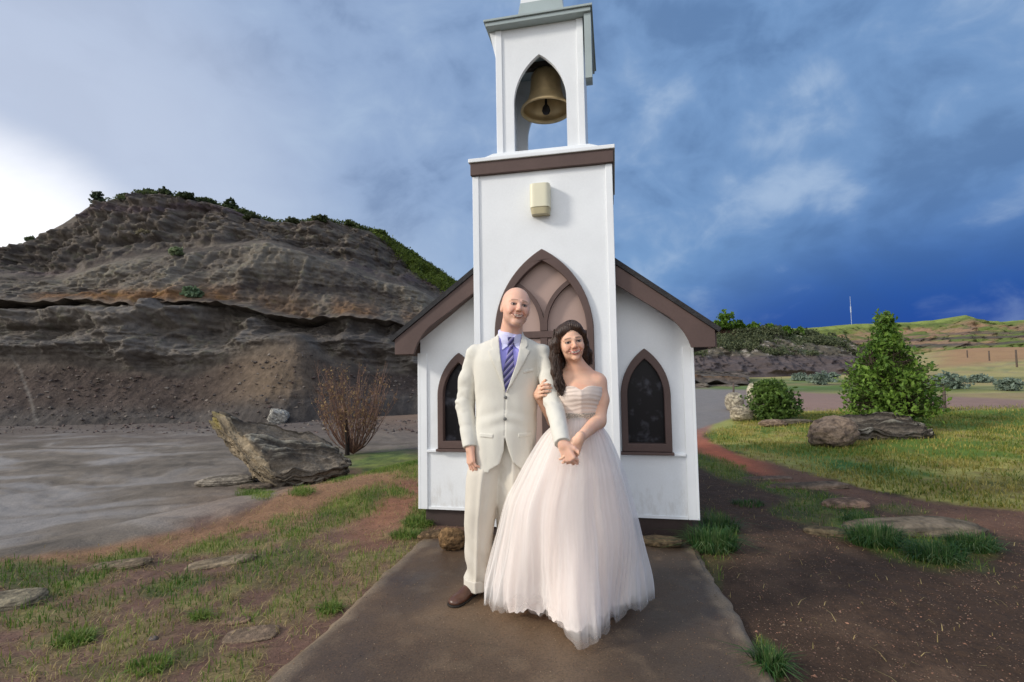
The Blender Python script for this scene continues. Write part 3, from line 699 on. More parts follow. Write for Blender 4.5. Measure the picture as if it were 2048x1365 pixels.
# bell
def lathe(prof, n=40):
    th = np.arange(n) / n * 2 * math.pi; pr = np.array(prof)
    V = np.stack([pr[:, None, 0] * np.cos(th), pr[:, None, 0] * np.sin(th), np.repeat(pr[:, 1:], n, 1)], -1).reshape(-1, 3)
    return V, gridfaces(len(pr), n, True)
bl = empty('bell', (0, 0, 0), 0, label='bronze bell hanging in the arched opening of the chapel belfry', cat='bell')
bl.parent = None
bw = c0 + Ud * .0 + np.array([math.sin(R(11.54)), math.cos(R(11.54)), 0]) * .12
bl.location = (bw[0] + .012, bw[1], 3.685); bl.scale = (1.12, 1.12, 1.0); bl.rotation_euler = (0, 0, R(-11.54))
V_, Q_ = lathe([(.0, .36), (.06, .36), (.10, .345), (.118, .31), (.122, .26), (.128, .17), (.145, .10), (.175, .045), (.203, .012), (.208, -.006), (.200, -.014), (.188, -.004), (.176, .018), (.178, .022), (.155, .06), (.128, .12), (.110, .2), (.10, .31), (0, .33)])
mesh_np('bell_body', V_, Q_, m_bell, bl)
V_, Q_ = lathe([(.0, .40), (.02, .40), (.03, .38), (.022, .362), (0, .355)], 16); mesh_np('crown', V_, Q_, m_bell, bl)
V_, Q_ = lathe([(0, .33), (.008, .33), (.01, .06), (.028, .03), (.034, .0), (.026, -.025), (0, -.035)], 16); mesh_np('clapper', V_, Q_, m_dark, bl)
solid('yoke_beam', [boxg(-.28, .28, -.03, .03, .395, .45)], mat('yoke_wood', (.06, .05, .045), .8), bl, bevel=.004)

# ================================================================== SLAB
m_conc = mat('concrete_painted_shade', (.098, .079, .062), .55, .30, 2.2, .35, 110, fine=.35, dist=.004, rvar=.22, spec=.45, attr=True)
def make_slab():
    q = [gz_pt for gz_pt in [(-1.47, .8), (1.16, .8)]]
    nl, nw = 220, 200
    Lf = lambda t: np.array([np.interp(t, [0, .35, 1], [-1.52, -1.07, -.70]), np.interp(t, [0, .35, 1], [.45, 2.28, 4.12])])
    t = np.linspace(0, 1, nl); sP = np.stack([np.interp(t, [0, .45, 1], [-1.42, -1.07, -.715]), np.interp(t, [0, .45, 1], [.5, 2.28, 4.20])], 1)
    eP = np.stack([np.interp(t, [0, .45, 1], [.90, 1.08, 1.36]), np.interp(t, [0, .45, 1], [.5, 2.23, 3.84])], 1)
    u = np.linspace(0, 1, nw); P = sP[:, None] * (1 - u)[None, :, None] + eP[:, None] * u[None, :, None]
    X, Y = P[..., 0].ravel(), P[..., 1].ravel(); Z = np.full(X.shape, .035); PP = np.stack([X, Y, 0 * X], 1)
    U2 = np.tile(u, nl); ed = np.minimum(U2, 1 - U2)
    wob = fbm(PP, 2.5, 3, seed=101) * .03 + fbm(PP, 12, 2, seed=102) * .016
    X = X + wob * (ed < .02); Z = Z - .014 * sst(.015, 0, ed) + fbm(PP, 1.2, 3, seed=103) * .004 + fbm(PP, 25, 3, seed=104) * .0012
    n1 = fbm(PP, 1.4, 4, .6, seed=105); n2 = fbm(PP, 9, 3, .6, seed=106)
    c = L((104, 84, 64)) * np.ones((len(X), 3)); c = mixa(c, L((72, 56, 43)) * np.ones((len(X), 3)), sst(-.2, .35, n1) * .8)
    c = mixa(c, L((62, 52, 43)) * np.ones((len(X), 3)), sst(.1, .8, X + .8 * n1) * .7)  # right side darkened: the woman's shade painted into the slab colour
    c = mixa(c, L((152, 134, 110)) * np.ones((len(X), 3)), sst(.05, .012, ed + .03 * n2) * .42)
    c = mixa(c, L((112, 94, 74)) * np.ones((len(X), 3)), sst(.15, .5, n2) * .35)
    V = np.stack([X, Y, Z], 1); top = gridfaces(nl, nw)
    bot = V.copy(); bot[:, 2] = -.08; n = len(V); id_ = np.arange(n).reshape(nl, nw)
    sides = []
    for e in (id_[:, 0], id_[:, -1][::-1], id_[0][::-1], id_[-1]):
        sides.append(np.stack([e[:-1], e[1:], e[1:] + n, e[:-1] + n], 1))
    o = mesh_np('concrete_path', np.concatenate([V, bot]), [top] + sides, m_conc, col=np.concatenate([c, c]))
    if o.data.polygons[500].normal.z < 0: o.data.flip_normals()
    tag(o, kind='structure')
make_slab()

# ================================================================== ROCKS
m_rock = mat('sandstone', (0, 0, 0), .9, .15, 5, .9, 22, attr=True, fine=.3, dist=.03, spec=.15)
def cube_sphere(n):
    lin = np.tan(np.linspace(-1, 1, n) * math.pi / 4); V, Q, k = [], [], 0
    a, b_ = np.meshgrid(lin, lin, indexing='ij'); o = np.ones_like(a)
    for f in ([o, a, b_], [-o, b_, a], [b_, o, a], [a, -o, b_], [a, b_, o], [b_, a, -o]):
        V.append(np.stack(f, -1).reshape(-1, 3)); Q.append(gridfaces(n, n) + k); k += n * n
    V = np.concatenate(V); return V / np.linalg.norm(V, axis=1)[:, None], np.concatenate(Q)
def weld(V, Q):
    key = np.round(V, 5); _, idx, inv = np.unique(key, axis=0, return_index=True, return_inverse=True)
    return V[idx], inv.reshape(-1)[Q]
CSV, CSQ = weld(*cube_sphere(30))
def rock(name, loc, dims, rot=(0, 0, 0), seed=0, pw=2.6, amp=.16, cols=((120, 108, 92), (84, 76, 66)), strat=0.0, label=None, group=None, sink=.2, cat='rock', n=None):
    V, Q = (CSV, CSQ) if n is None else weld(*cube_sphere(n))
    r_ = (np.abs(V) ** pw).sum(1) ** (-1 / pw); P = V * r_[:, None]
    d = 1 + amp * fbm(P + seed * 7.7, 1.3, 3, seed=seed) + amp * .5 * ridge(P + seed, 2.6, 3, seed=seed + 1)
    lay = fbm(P * [.3, .3, 1] + seed, (1, 1, 5), 3, .6, seed=seed + 2)
    P = P * d[:, None]; P[:, :2] *= (1 + strat * lay)[:, None]
    P = P * np.array(dims) / 2
    Rm = np.array(Matrix.Rotation(rot[2], 3, 'Z') @ Matrix.Rotation(rot[1], 3, 'Y') @ Matrix.Rotation(rot[0], 3, 'X'))
    n1 = fbm(P / max(dims) * 6, 1.5, 4, .6, seed=seed + 3)
    c = mixa(L(cols[0]) * np.ones((len(P), 3)), L(cols[1]) * np.ones((len(P), 3)), sst(-.3, .3, n1 + .6 * lay))
    P = P @ Rm.T
    o = mesh_np(name, P, Q, m_rock, col=c)
    zb = P[:, 2].min(); H_ = P[:, 2].max() - zb
    o.location = (loc[0], loc[1], loc[2] - zb - sink * H_)
    return tag(o, label, cat, group)
def slabrock(name, A, B, C, D, th, seed, **k):
    """tilted layered slab from four corners of its upper face"""
    A, B, C, D = map(np.asarray, (A, B, C, D)); nn = unit(np.cross(B - A, D - A)); nn = nn if nn[2] > 0 else -nn
    V, Q = weld(*cube_sphere(90)); r_ = (np.abs(V) ** 7).sum(1) ** (-1 / 7); S = V * r_[:, None]
    u, v, w = (S[:, 0] + 1) / 2, (S[:, 1] + 1) / 2, (S[:, 2] - 1) / 2
    P = (A * ((1 - u) * (1 - v))[:, None] + D * (u * (1 - v))[:, None] + C * (u * v)[:, None] + B * ((1 - u) * v)[:, None]) + nn * (w * th)[:, None]
    ed = np.maximum(np.abs(S[:, 0]), np.abs(S[:, 1]))
    lq = np.stack([u * 1.3, v * 9, w * 6], 1); n1 = fbm(lq, (1, 1, 1), 4, .65, seed=seed); n2 = fbm(P, 2.2, 4, .6, seed=seed + 1); lay = fbm(np.stack([u * .8, v * 1.2, w * 16], 1), 1, 3, .6, seed=seed + 2)
    P = P + nn * (.17 * n1 + .13 * n2)[:, None] + unit(A - D) * ((.16 * lay + .14 * n2) * sst(.5, 1, np.abs(S[:, 0])))[:, None] + unit(A - B) * ((.14 * lay + .18 * n2) * sst(.5, 1, np.abs(S[:, 1])))[:, None]
    c = mixa(L((118, 108, 96)) * np.ones((len(P), 3)), L((66, 60, 54)) * np.ones((len(P), 3)), sst(-.25, .25, n1))
    endf = sst(-.8, -.98, S[:, 0]); c = mixa(c, mixa(L((156, 140, 116)) * np.ones((len(P), 3)), L((150, 136, 84)) * np.ones((len(P), 3)), sst(.35, .7, n2 + .4 - 1.0 * v)), endf)
    c = mixa(c, L((60, 56, 52)) * np.ones((len(P), 3)), sst(.0, .5, lay) * endf * .6)
    c = mixa(c, L((160, 154, 140)) * np.ones((len(P), 3)), sst(.25, .45, n1) * (1 - endf) * .7)
    base = P.mean(0); base[2] = P[:, 2].min() + .1
    o = mesh_np(name, P - base, Q, m_rock, col=c); o.location = base
    return tag(o, **k)
slabrock('rock_slab', at(428, 818, 9.3), at(545, 956, 8.35), at(705, 930, 8.9), at(655, 872, 9.9), .36, 111,
         label='big tilted slab of layered grey rock with yellow lichen on its end beside the mud flat', cat='rock')
def gr(px, py, up=0): p = gpt(px, py); return p
rock('rock', gpt(556, 848), (.6, .4, .62), (.2, .35, .4), 121, pw=4, amp=.3, cols=((176, 172, 162), (120, 116, 110)), label='pale grey angular rock rising behind the big tilted slab', sink=.25)
rock('rock', gpt(455, 968), (.9, .45, .16), (0, 0, .2), 122, cols=((150, 140, 126), (104, 96, 86)), strat=.1, label='low pale rock lying in the mud left of the big slab')
rock('rock', gpt(490, 972) + np.array([.35, -.3, 0]), (.5, .22, .13), (0, 0, .1), 123, cols=((112, 98, 84), (74, 66, 58)), label='small brown rock at the foot of the big slab')
rock('rock', gpt(1668, 891), (.74, .62, .50), (.0, -.25, .3), 124, pw=2.3, strat=.08, cols=((142, 122, 104), (96, 82, 72)), label='rounded brown boulder on the lawn in front of the big bush', sink=.12)
g_ = gpt(1768, 878); slabrock('rock_slab', g_ + [-.72, .60, .30], g_ + [-.80, -.20, .10], g_ + [.78, -.15, .12], g_ + [.80, .55, .34], .13, 125, label='long flat grey slab lying on the lawn under the big bush', cat='rock')
rock('rock', gpt(1483, 842), (.52, .42, .36), (0, .1, .2), 126, cols=((176, 164, 142), (126, 116, 100)), label='cream coloured rock left of the small bush', sink=.1)
rock('rock', gpt(1478, 822) + np.array([0, .3, 0]), (.6, .5, .55), (0, -.2, 1.2), 127, cols=((180, 170, 148), (132, 122, 106)), label='cream rock behind the other, touching the small bush', sink=.1)
rock('rock', gpt(1545, 852), (.55, .35, .16), (0, 0, .1), 128, cols=((150, 128, 108), (110, 92, 78)), label='low brown stone in front of the small bush')
rock('rock', gpt(1590, 848), (.75, .3, .12), (0, 0, 0), 129, cols=((128, 118, 100), (92, 84, 72)), label='thin flat stone under the right side of the small bush')
rock('rock', gpt(1512, 815) + np.array([.1, .25, .0]), (.5, .4, .75), (0, .1, .5), 130, cols=((190, 182, 158), (150, 142, 120)), label='tall whitish rock standing in the leaves of the small bush', sink=.05)
# flat stones in the foreground
FS = [((1690, 1012), (.42, .22, .12), 5, ((150, 122, 102), (108, 88, 74)), 'pinkish stepping stone, the middle one of the row beside the path'),
      ((1822, 1062), (.95, .36, .15), -9, ((122, 110, 94), (88, 80, 68)), 'long grey flat stone between two grass clumps on the right'),
      ((1652, 1068), (.30, .12, .10), -30, ((100, 88, 70), (72, 64, 52)), 'small tilted mossy stone left of the grass clump'),
      ((1610, 975), (.85, .20, .09), -8, ((124, 106, 90), (92, 80, 68)), 'thin flat stone edging the path behind the stepping stones'),
      ((1530, 958), (.6, .16, .04), -8, ((116, 98, 84), (88, 74, 64)), 'flat stone farthest back beside the dirt path'),
      ((232, 1134), (.42, .14, .06), 12, ((142, 126, 102), (104, 90, 74)), 'thin pale stone at the upper edge of the left grass'),
      ((440, 1128), (.44, .15, .06), 18, ((140, 124, 102), (102, 90, 74)), 'thin pale stone in the grass left of the concrete path'),
      ((15, 1208), (.36, .22, .10), 8, ((138, 128, 106), (100, 92, 78)), 'pale stone at the left edge of the photo'),
      ((500, 1272), (.26, .14, .04), 10, ((140, 120, 100), (108, 92, 78)), 'flat tan stone nearest the left edge of the concrete path'),
      ((470, 1245), (.16, .07, .035), 10, ((136, 112, 92), (104, 86, 72)), 'small flat tan stone left of the nearest one'),
      ((306, 1280), (.045, .035, .03), 0, ((120, 110, 104), (90, 82, 78)), 'fist sized grey pebble on the left gravel')]
for i, (p, dm, a, cc, lb) in enumerate(FS):
    rock('flat_stone', gpt(*p), dm, (R(4), R(-3), R(a)), 140 + i, pw=3.2, amp=.12, strat=.06, cols=cc, label=lb, sink=.5, cat='stone', group='flat stones in the ground')
rock('rock', gpt(905, 1108) + np.array([0, 0, .03]), (.20, .13, .15), (0, .2, .3), 160, cols=((142, 112, 78), (96, 76, 54)), label='tan rock at the chapel base beside the man\'s leg', sink=.05)
rock('rock', gpt(868, 1082), (.24, .10, .09), (0, 0, .2), 161, cols=((128, 104, 76), (88, 72, 54)), label='brown stone wedged under the left corner of the chapel')
rock('rock', gpt(1322, 1100) + np.array([0, 0, .03]), (.30, .14, .07), (0, 0, -.2), 162, cols=((96, 82, 62), (66, 58, 46)), label='dark mossy stone under the right end of the chapel', sink=.1)

# ================================================================== VEGETATION
def leafmat(name, tw=.25): return mat(name, (0, 0, 0), .55, .25, 3, 0, 10, attr=True, twoside=tw, spec=.25)
m_leaf = leafmat('green_leaves', .35); m_grass = leafmat('grass_blades', .3); m_twig = mat('bark', (.05, .035, .025), .9, .3, 12, .3, 40)
def leafcol(n, a, b_, rng, P=None, seed=0):
    t = rng.random(n) 
    if P is not None: t = np.clip(.5 * t + .5 * (vn(P * 3.0, seed) * .5 + .5) , 0, 1)
    c = mixa(L(a) * np.ones((n, 3)), L(b_) * np.ones((n, 3)), t); return np.repeat(c, 4, 0)
def shrub(name, base, W_, H_, prof, n, size, ca, cb, seed, label, group=None, stems=9, cat='bush', twigc=None, lean=(0, 0), asp=1.9, gapt=-.42):
    """leafy bush: upright limbs, leaves scattered along side shoots; prof gives half width against height 0..1"""
    rg = np.random.default_rng(seed); root = empty(name, tuple(base), 0, label=label, cat=cat, group=group)
    paths, radii, tips = [], [], []
    for i in range(stems):
        a = rg.random() * 2 * math.pi; top = rg.uniform(.55, 1.0) if i else 1.0; rr = np.interp(top * .75, prof[0], prof[1]) * W_ / 2 * rg.uniform(.2, .95) * (i > 0)
        t = np.linspace(0, 1, 12)
        x = lean[0] * t * t * H_ * top + rr * math.cos(a) * t ** .8 + .04 * W_ * np.sin(t * 5 + i); y = lean[1] * t * H_ + rr * math.sin(a) * t ** .8 + .04 * W_ * np.cos(t * 4 + i)
        P = np.stack([x, y, top * H_ * .96 * t], 1); paths.append(P); radii.append(.012 * H_ * (1 - t * .85) * (1.4 if i == 0 else .9)); tips.append(P)
    # side shoots
    C, par = [], []
    ns = n // 9
    for _ in range(ns):
        P = tips[rg.integers(len(tips))]; k = rg.integers(1, 11); p = P[k]; zt = p[2] / H_
        hw = np.interp(zt, prof[0], prof[1]) * W_ / 2
        a = rg.random() * 2 * math.pi; ln = hw * rg.uniform(.15, .95) ** .7
        cen = np.array([lean[0] * zt * zt * H_, 0]); e = np.array([cen[0] + ln * math.cos(a), cen[1] + ln * math.sin(a), min(p[2] + rg.uniform(0, .16) * H_, H_ * 1.0)])
        if rg.random() < .35: paths.append(np.linspace(p, e, 4)); radii.append(np.linspace(.004, .0015, 4) * H_)
        s = rg.random((9, 1)) ** .6; C.append(p * (1 - s) + e * s + rg.normal(size=(9, 3)) * .022 * W_)
    C = np.concatenate(C)
    gap = vn(C * (5.0 / max(H_, .6)) + seed, seed) ; C = C[(gap > gapt) | (C[:, 2] > .66 * H_)]
    C[:, 2] = np.maximum(C[:, 2], .02)
    s = size * rg.uniform(.6, 1.3, len(C)); V, Q = leaves(C, s, rg, asp)
    V[:, 2] = np.maximum(V[:, 2], .004)
    mesh_np('foliage', V, Q, m_leaf, root, smooth=False, col=leafcol(len(C), ca, cb, rg, C, seed))
    V, Q = tubes(paths, radii, 5); mesh_np('branches', V, Q, twigc or m_twig, root)
    return root
p = gpt(1785, 856); shrub('bush', p, 2.0, 2.35, ([0, .08, .3, .42, .52, .62, .72, .85, 1], [.75, .95, 1, .85, .55, .36, .24, .15, .06]), 17000, .054, (40, 76, 30), (138, 168, 70), 201,
    'tall green bush with a narrow pointed top standing over the flat slab on the lawn', stems=20, lean=(-.03, 0), gapt=-.22)
p = gpt(1548, 840); shrub('bush', p, 1.5, .98, ([0, .1, .5, .75, .9, 1], [.7, 1, .95, .65, .35, .15]), 6500, .055, (36, 66, 28), (120, 146, 70), 202, 'low round green bush among cream rocks beside the road', stems=14, gapt=-.25)
p = gpt(818, 800); shrub('bush', p + np.array([0, 1.0, 0]), 1.6, 1.4, ([0, .2, .6, 1], [.8, 1, .8, .2]), 2600, .07, (60, 80, 46), (120, 132, 70), 203, 'thin green bush behind the left wall of the chapel', stems=10)

def bare_bush(base, W_, H_, seed):
    rg = np.random.default_rng(seed); root = empty('bare_bush', tuple(base), 0, label='leafless reddish twiggy bush growing around a dark post behind the slab', cat='bush')
    paths, radii, C = [], [], []
    for i in range(112):
        a = rg.random() * 2 * math.pi; top = rg.uniform(.5, 1.0); rr = W_ / 2 * rg.uniform(.1, 1.0) ** .6
        t = np.linspace(0, 1, 10); cv = rg.uniform(.45, .8)
        wob = rg.normal(size=2) * .05
        P = np.stack([rr * math.cos(a) * t ** cv + wob[0] * np.sin(t * 6), rr * math.sin(a) * t ** cv + wob[1] * np.sin(t * 5), H_ * top * t], 1)
        paths.append(P); radii.append(np.linspace(.009, .0022, 10) * rg.uniform(.6, 1.2))
        for _ in range(7):
            k = rg.integers(3, 9); p = P[k]; d = rg.normal(size=3) * [.35, .35, .15] + [0, 0, .55]; l_ = rg.uniform(.1, .34)
            e = p + unit(d) * l_; paths.append(np.linspace(p, e, 4) + np.linspace(0, 1, 4)[:, None] ** 2 * rg.normal(size=3) * .03); radii.append(np.linspace(.004, .0015, 4))
            if rg.random() < .7: C += [p + (e - p) * s + rg.normal(size=3) * .015 for s in rg.random(3)]
    V, Q = tubes(paths, radii, 4)
    c = np.repeat(mixa(L((86, 60, 52)) * np.ones((len(paths), 3)), L((172, 136, 116)) * np.ones((len(paths), 3)), rg.random(len(paths)) * .8), 1, 0)
    sizes = [len(p) * 4 for p in paths]; cc = np.repeat(c, sizes, 0); cc = cc * .9
    mesh_np('twigs', V, Q, leafmat('red_twig', 0.05), root, col=cc)
    C = np.array(C); V, Q = leaves(C, .028 * rg.uniform(.6, 1.4, len(C)), rg, 2.0)
    mesh_np('dry_leaves', V, Q, m_leaf, root, smooth=False, col=leafcol(len(C), (128, 96, 76), (170, 146, 98), rg))
    return root
pb = gpt(706, 908); bare_bush(pb, 2.05, 2.2, 211)
po = pb + np.array([-.03, -.32, 0]); V, Q = tubes([np.array([[0.0, 0, -.1], [.0, 0, .3], [-.03, 0, .7], [-.05, 0, 1.05]])], [np.array([.06, .05, .045, .04])], 8)
Q = [Q, np.array([[24, 25, 26, 27], [27, 28, 29, 30], [24, 27, 30, 31]])]
o = mesh_np('wooden_post', V, Q, mat('charred_wood', (.018, .013, .010), .9, .3, 10, .4, 30), smooth=True); o.location = po; tag(o, 'short dark wooden post inside the leafless reddish bush', 'post')

# shrubs on the hill and skyline
HS = [((193, 404), 1.5, 1.3, (52, 66, 52), (88, 100, 70), 'dark shrub on the left shoulder of the hilltop'), ((40, 498), 2.4, .8, (96, 112, 82), (140, 150, 116), 'grey green shrub low on the left skyline of the hill'),
      ((62, 480), 1.1, .6, (72, 84, 62), (110, 120, 88), 'small shrub on the left skyline of the hill'), ((285, 470), 1.7, .8, (126, 118, 96), (160, 150, 122), 'dry tan shrub in the middle of the upper hill'),
      ((352, 508), 1.3, .85, (104, 120, 88), (150, 162, 122), 'pale green round shrub on the shoulder of the hill'), ((385, 590), 1.6, .9, (88, 112, 84), (132, 152, 116), 'blue green shrub on the edge of the cliff bench'),
      ((462, 416), 1.7, 1.3, (36, 50, 34), (70, 84, 50), 'round dark shrub on the crest, the largest on the skyline'), ((330, 388), 1.6, .8, (44, 56, 38), (80, 92, 56), 'dark shrub at the very top of the hill'),
      ((300, 390), 1.6, .8, (44, 56, 38), (80, 92, 56), 'dark shrub just left of the very top of the hill'), ((372, 396), 2.0, .8, (44, 56, 38), (80, 92, 56), 'wide dark shrub right of the very top of the hill'), ((415, 406), 2.2, .8, (44, 56, 38), (80, 92, 56), 'dark shrub between the hilltop and the largest skyline shrub'),
      ((505, 436), 1.8, .6, (50, 60, 40), (86, 92, 56), 'low dark shrub right of the largest skyline shrub'), ((585, 444), 1.8, .7, (52, 62, 42), (90, 96, 60), 'dark shrub at the dip in the skyline'), ((640, 442), 2.2, .8, (52, 62, 42), (92, 100, 60), 'dark shrub on the second hump of the hill'),
      ((700, 452), 2.2, .8, (56, 70, 42), (96, 108, 58), 'dark shrub on the right of the second hump'), ((255, 396), 2.0, .6, (50, 62, 46), (84, 96, 64), 'low dark shrub left of the hilltop'),
      ((760, 470), 2.2, .8, (64, 84, 40), (108, 124, 58), 'green shrub high on the green right slope of the hill'), ((820, 510), 2.2, .8, (64, 86, 40), (116, 132, 58), 'green shrub in the middle of the green right slope'), ((870, 545), 2.2, .8, (64, 86, 40), (116, 132, 58), 'green shrub low on the green right slope above the chapel roof')]
for i, (pp, w_, h_, ca, cb, lb) in enumerate(HS):
    q = hill_pt(*pp); shrub('shrub', q - np.array([0, 0, .14]), w_ * .72, h_ * .66, ([0, .2, .6, 1], [.8, 1, .85, .25]), 900, .11, ca, cb, 230 + i, lb, group='shrubs on the hill', stems=6, cat='shrub')
# ragged scrub along the green crest: ground cover nobody could count
def scrub(name, C, sz, ca, cb, seed):
    rg = np.random.default_rng(seed); V, Q = leaves(C, sz, rg, 1.6); return tag(mesh_np(name, V, Q, m_leaf, smooth=False, col=leafcol(len(C), ca, cb, rg, C, seed)), kind='stuff')
top = HP[(Htt > 11.3) & (Htt < 12.3)].reshape(-1, 3); a_, b2, _ = proj(top); top = top[(a_ > 205) & (a_ < 950)]
rg = np.random.default_rng(5); C = top[rg.integers(len(top), size=26000)]; k = sst(-.15, .45, fbm(C, .5, 3, seed=240)); C = C[rg.random(len(C)) < k]
C = C + rg.normal(size=C.shape) * [.12, .12, .02] + np.stack([0 * C[:, 0], 0 * C[:, 0], rg.random(len(C)) ** 1.5 * .24], 1)
tag(scrub('crest_scrub', C, .11, (48, 60, 36), (92, 104, 54), 241), 'low dark scrub growing along the crest of the left hill', 'scrub')
allp = HP[Htt < 12.1].reshape(-1, 3); a_, b2, _ = proj(allp)
sel = allp[poly_sd(a_, b2, [(720, 440), (770, 462), (830, 505), (960, 590), (1000, 640), (905, 590), (830, 545), (780, 490)]) > -4]
C = sel[rg.integers(len(sel), size=16000)] + rg.normal(size=(16000, 3)) * [.12, .12, .06]; C[:, 2] += rg.random(16000) * .2
tag(scrub('slope_scrub', C, .10, (66, 84, 34), (126, 140, 56), 242), 'green scrub covering the right slope of the left hill', 'scrub')

a_, b2, _ = proj(RHP); sel = RHP[(a_ > 1360) & (a_ < 1800) & (b2 < 712)]
C = sel[rg.integers(len(sel), size=30000)]; C = C[rg.random(len(C)) < sst(-.1, .3, fbm(C, .3, 3, seed=244))]; C = C + rg.normal(size=C.shape) * [.3, .3, .12]; C[:, 2] += rg.random(len(C)) * .5
tag(scrub('hillside_scrub', C, .26, (52, 66, 42), (112, 116, 84), 245), 'dark scrub covering the rocky hill on the right', 'scrub')
# shrubs on the crest of the rocky hill on the right
for i, (px_, py_, w_, h_, lb) in enumerate([(1452, 654, 3.6, 3.4, 'tallest green shrub on the rocky hill at right'), (1432, 656, 2.4, 1.6, 'shrub at the left end of the rocky hilltop'), (1478, 657, 2.2, 1.8, 'dark shrub just right of the tallest one on the rocky hill'), (1508, 660, 3.2, 1.6, 'green bush in the middle of the rocky hilltop'),
                                 (1540, 662, 3.2, 1.5, 'round green bush, third from the right on the rocky hilltop'), (1572, 664, 2.8, 1.3, 'green bush second from the right on the rocky hilltop'), (1600, 666, 2.2, 1.4, 'last green bush at the right end of the rocky hilltop')]):
    q = at(px_, py_, 76.5); shrub('shrub', q - np.array([0, 0, .5]), w_, h_, ([0, .2, .6, 1], [.9, 1, .7, .15]), 700, .3, (60, 92, 36), (116, 146, 56), 260 + i, lb, group='shrubs on the rocky hill', stems=5, cat='shrub')
# sagebrush beyond the road
SG = [((1640, 770), 2.2, 1.0, 'grey sagebrush beyond the road, left of the tall bush'), ((1662, 764), 1.8, .8, 'small grey sagebrush next to the larger one beyond the road'), ((1905, 778), 2.0, .9, 'grey sagebrush beyond the road, right of the tall bush'), ((1880, 772), 1.6, .7, 'low sagebrush hugging the right side of the tall bush'),
      ((2020, 782), 1.4, .6, 'grey sagebrush near the right edge of the photo'), ((1960, 766), 1.8, .6, 'brown tinged sagebrush in the yellow field'), ((1600, 762), 2.0, .7, 'pale sagebrush in the green strip above the small bush')]
for i, (pp, w_, h_, lb) in enumerate(SG):
    shrub('sagebrush', gpt(*pp), w_, h_, ([0, .2, .6, 1], [.9, 1, .8, .3]), 700, .12, (96, 112, 96), (150, 164, 148), 280 + i, lb, group='sagebrush beyond the road', stems=5, cat='shrub')

# fence posts and mast
m_post = mat('weathered_post', (.10, .075, .06), .9, .2, 6, .2, 30)
def post(px_, py_, h_, r_, lb, d=None, grp='posts along the road'):
    q = gpt(px_, py_) if d is None else at(px_, py_, d)
    V, Q = tubes([np.array([[0, 0, -.15], [0, 0, h_ * .5], [.01, 0, h_]])], [np.array([r_, r_, r_ * .9])], 8)
    o = mesh_np('fence_post', V, [Q, np.array([[16, 17, 18, 19], [19, 20, 21, 22], [16, 19, 22, 23]])], m_post); o.location = q; return tag(o, lb, 'post', grp)
post(1468, 806, .7, .035, 'thin wooden post at the road edge left of the small bush'); post(1890, 824, .6, .035, 'short post at the road edge right of the tall bush')
for i, (x, y0, y1, lb) in enumerate([(1935, 716, 701, 'faraway post, leftmost on the orange slope'), (1979, 722, 702, 'faraway post, middle one on the orange slope'), (2034, 735, 700, 'faraway post at the right edge, tallest on the orange slope')]):
    g_ = gpt(x, y0); post(x, y0, max((y0 - y1) / 1000 * g_[1], .5), .11, lb, grp='posts on the far slope')
mast = empty('radio_mast', tuple(at(1703, 646, 262) - np.array([0, 0, 1.0])), 0, label='thin pale radio mast on the far skyline', cat='mast')
m_mast = mat('pale_steel', (.42, .48, .58), .5)
V, Q = tubes([np.array([[0, 0, 0], [0, 0, 7.5], [0, 0, 15.0]])], [np.array([.12, .11, .08])], 6); mesh_np('pole', V, Q, m_mast, mast)
V, Q = tubes([np.array([[0, 0, 6.4], [0, 0, 9.6]])], [np.array([.28, .28])], 8); mesh_np('antenna_drum', V, Q, m_mast, mast)

# ---------------------------------------------------------------- grass
def blades(base, h, rg, wid=.006, lean=.5, droop=.5, dirs=None):
    n = len(base); h = np.broadcast_to(h, (n,)); a = rg.random(n) * 2 * math.pi if dirs is None else dirs
    d = np.stack([np.cos(a), np.sin(a), 0 * a], 1); s = np.stack([-np.sin(a), np.cos(a), 0 * a], 1) * wid
    le = np.abs(rg.normal(size=n)) * lean; up = np.array([0, 0, 1.])
    p1 = base + (h * .55)[:, None] * up + d * (h * .35 * le)[:, None]
    p2 = base + (h * (1 - droop * np.clip(le, 0, 1) * .6))[:, None] * up + d * (h * le)[:, None]
    V = np.stack([base - s, base + s, p1 + s * .7, p1 - s * .7, p2 + s * .12, p2 - s * .12], 1).reshape(-1, 3)
    k = np.arange(n)[:, None] * 6; Q = np.concatenate([k + [0, 1, 2, 3], k + [3, 2, 4, 5]]); return V, Q
def scatter(n, x0, x1, y0, y1, keepf, rg):
    X = rg.uniform(x0, x1, n); Y = rg.uniform(y0, y1, n); Z = gz(X, Y); P = np.stack([X, Y, Z], 1)
    px, py, zz = proj(P); ok = (px > -150) & (px < 2200) & (py < 1500) & (zz > .3); P = P[ok]
    c, g, lw, m = ground_cols(P[:, 0], P[:, 1], P[:, 2]); w = keepf(c, g, lw, m); k = rg.random(len(P)) < w; return P[k]
def on_slab(P): 
    y = P[:, 1]; xl = np.interp(y, [.5, 2.28, 4.2], [-1.42, -1.07, -.715]); xr = np.interp(y, [.5, 2.23, 3.84], [.90, 1.08, 1.36])
    return (P[:, 0] > xl + .02) & (P[:, 0] < xr - .02) & (y < 4.3)
def gcol(n, pal, rg, P, k=6):
    t = rg.random(n) * .5 + (vn(P * [1.5, 1.5, 0], 300) * .5 + .5) * .5; idx = np.clip(t * (len(pal) - 1), 0, len(pal) - 1.001); i = idx.astype(int); f = (idx - i)[:, None]
    A = np.array([L(q) for q in pal]); return np.repeat(A[i] * (1 - f) + A[i + 1] * f, k, 0)
rg = np.random.default_rng(31)
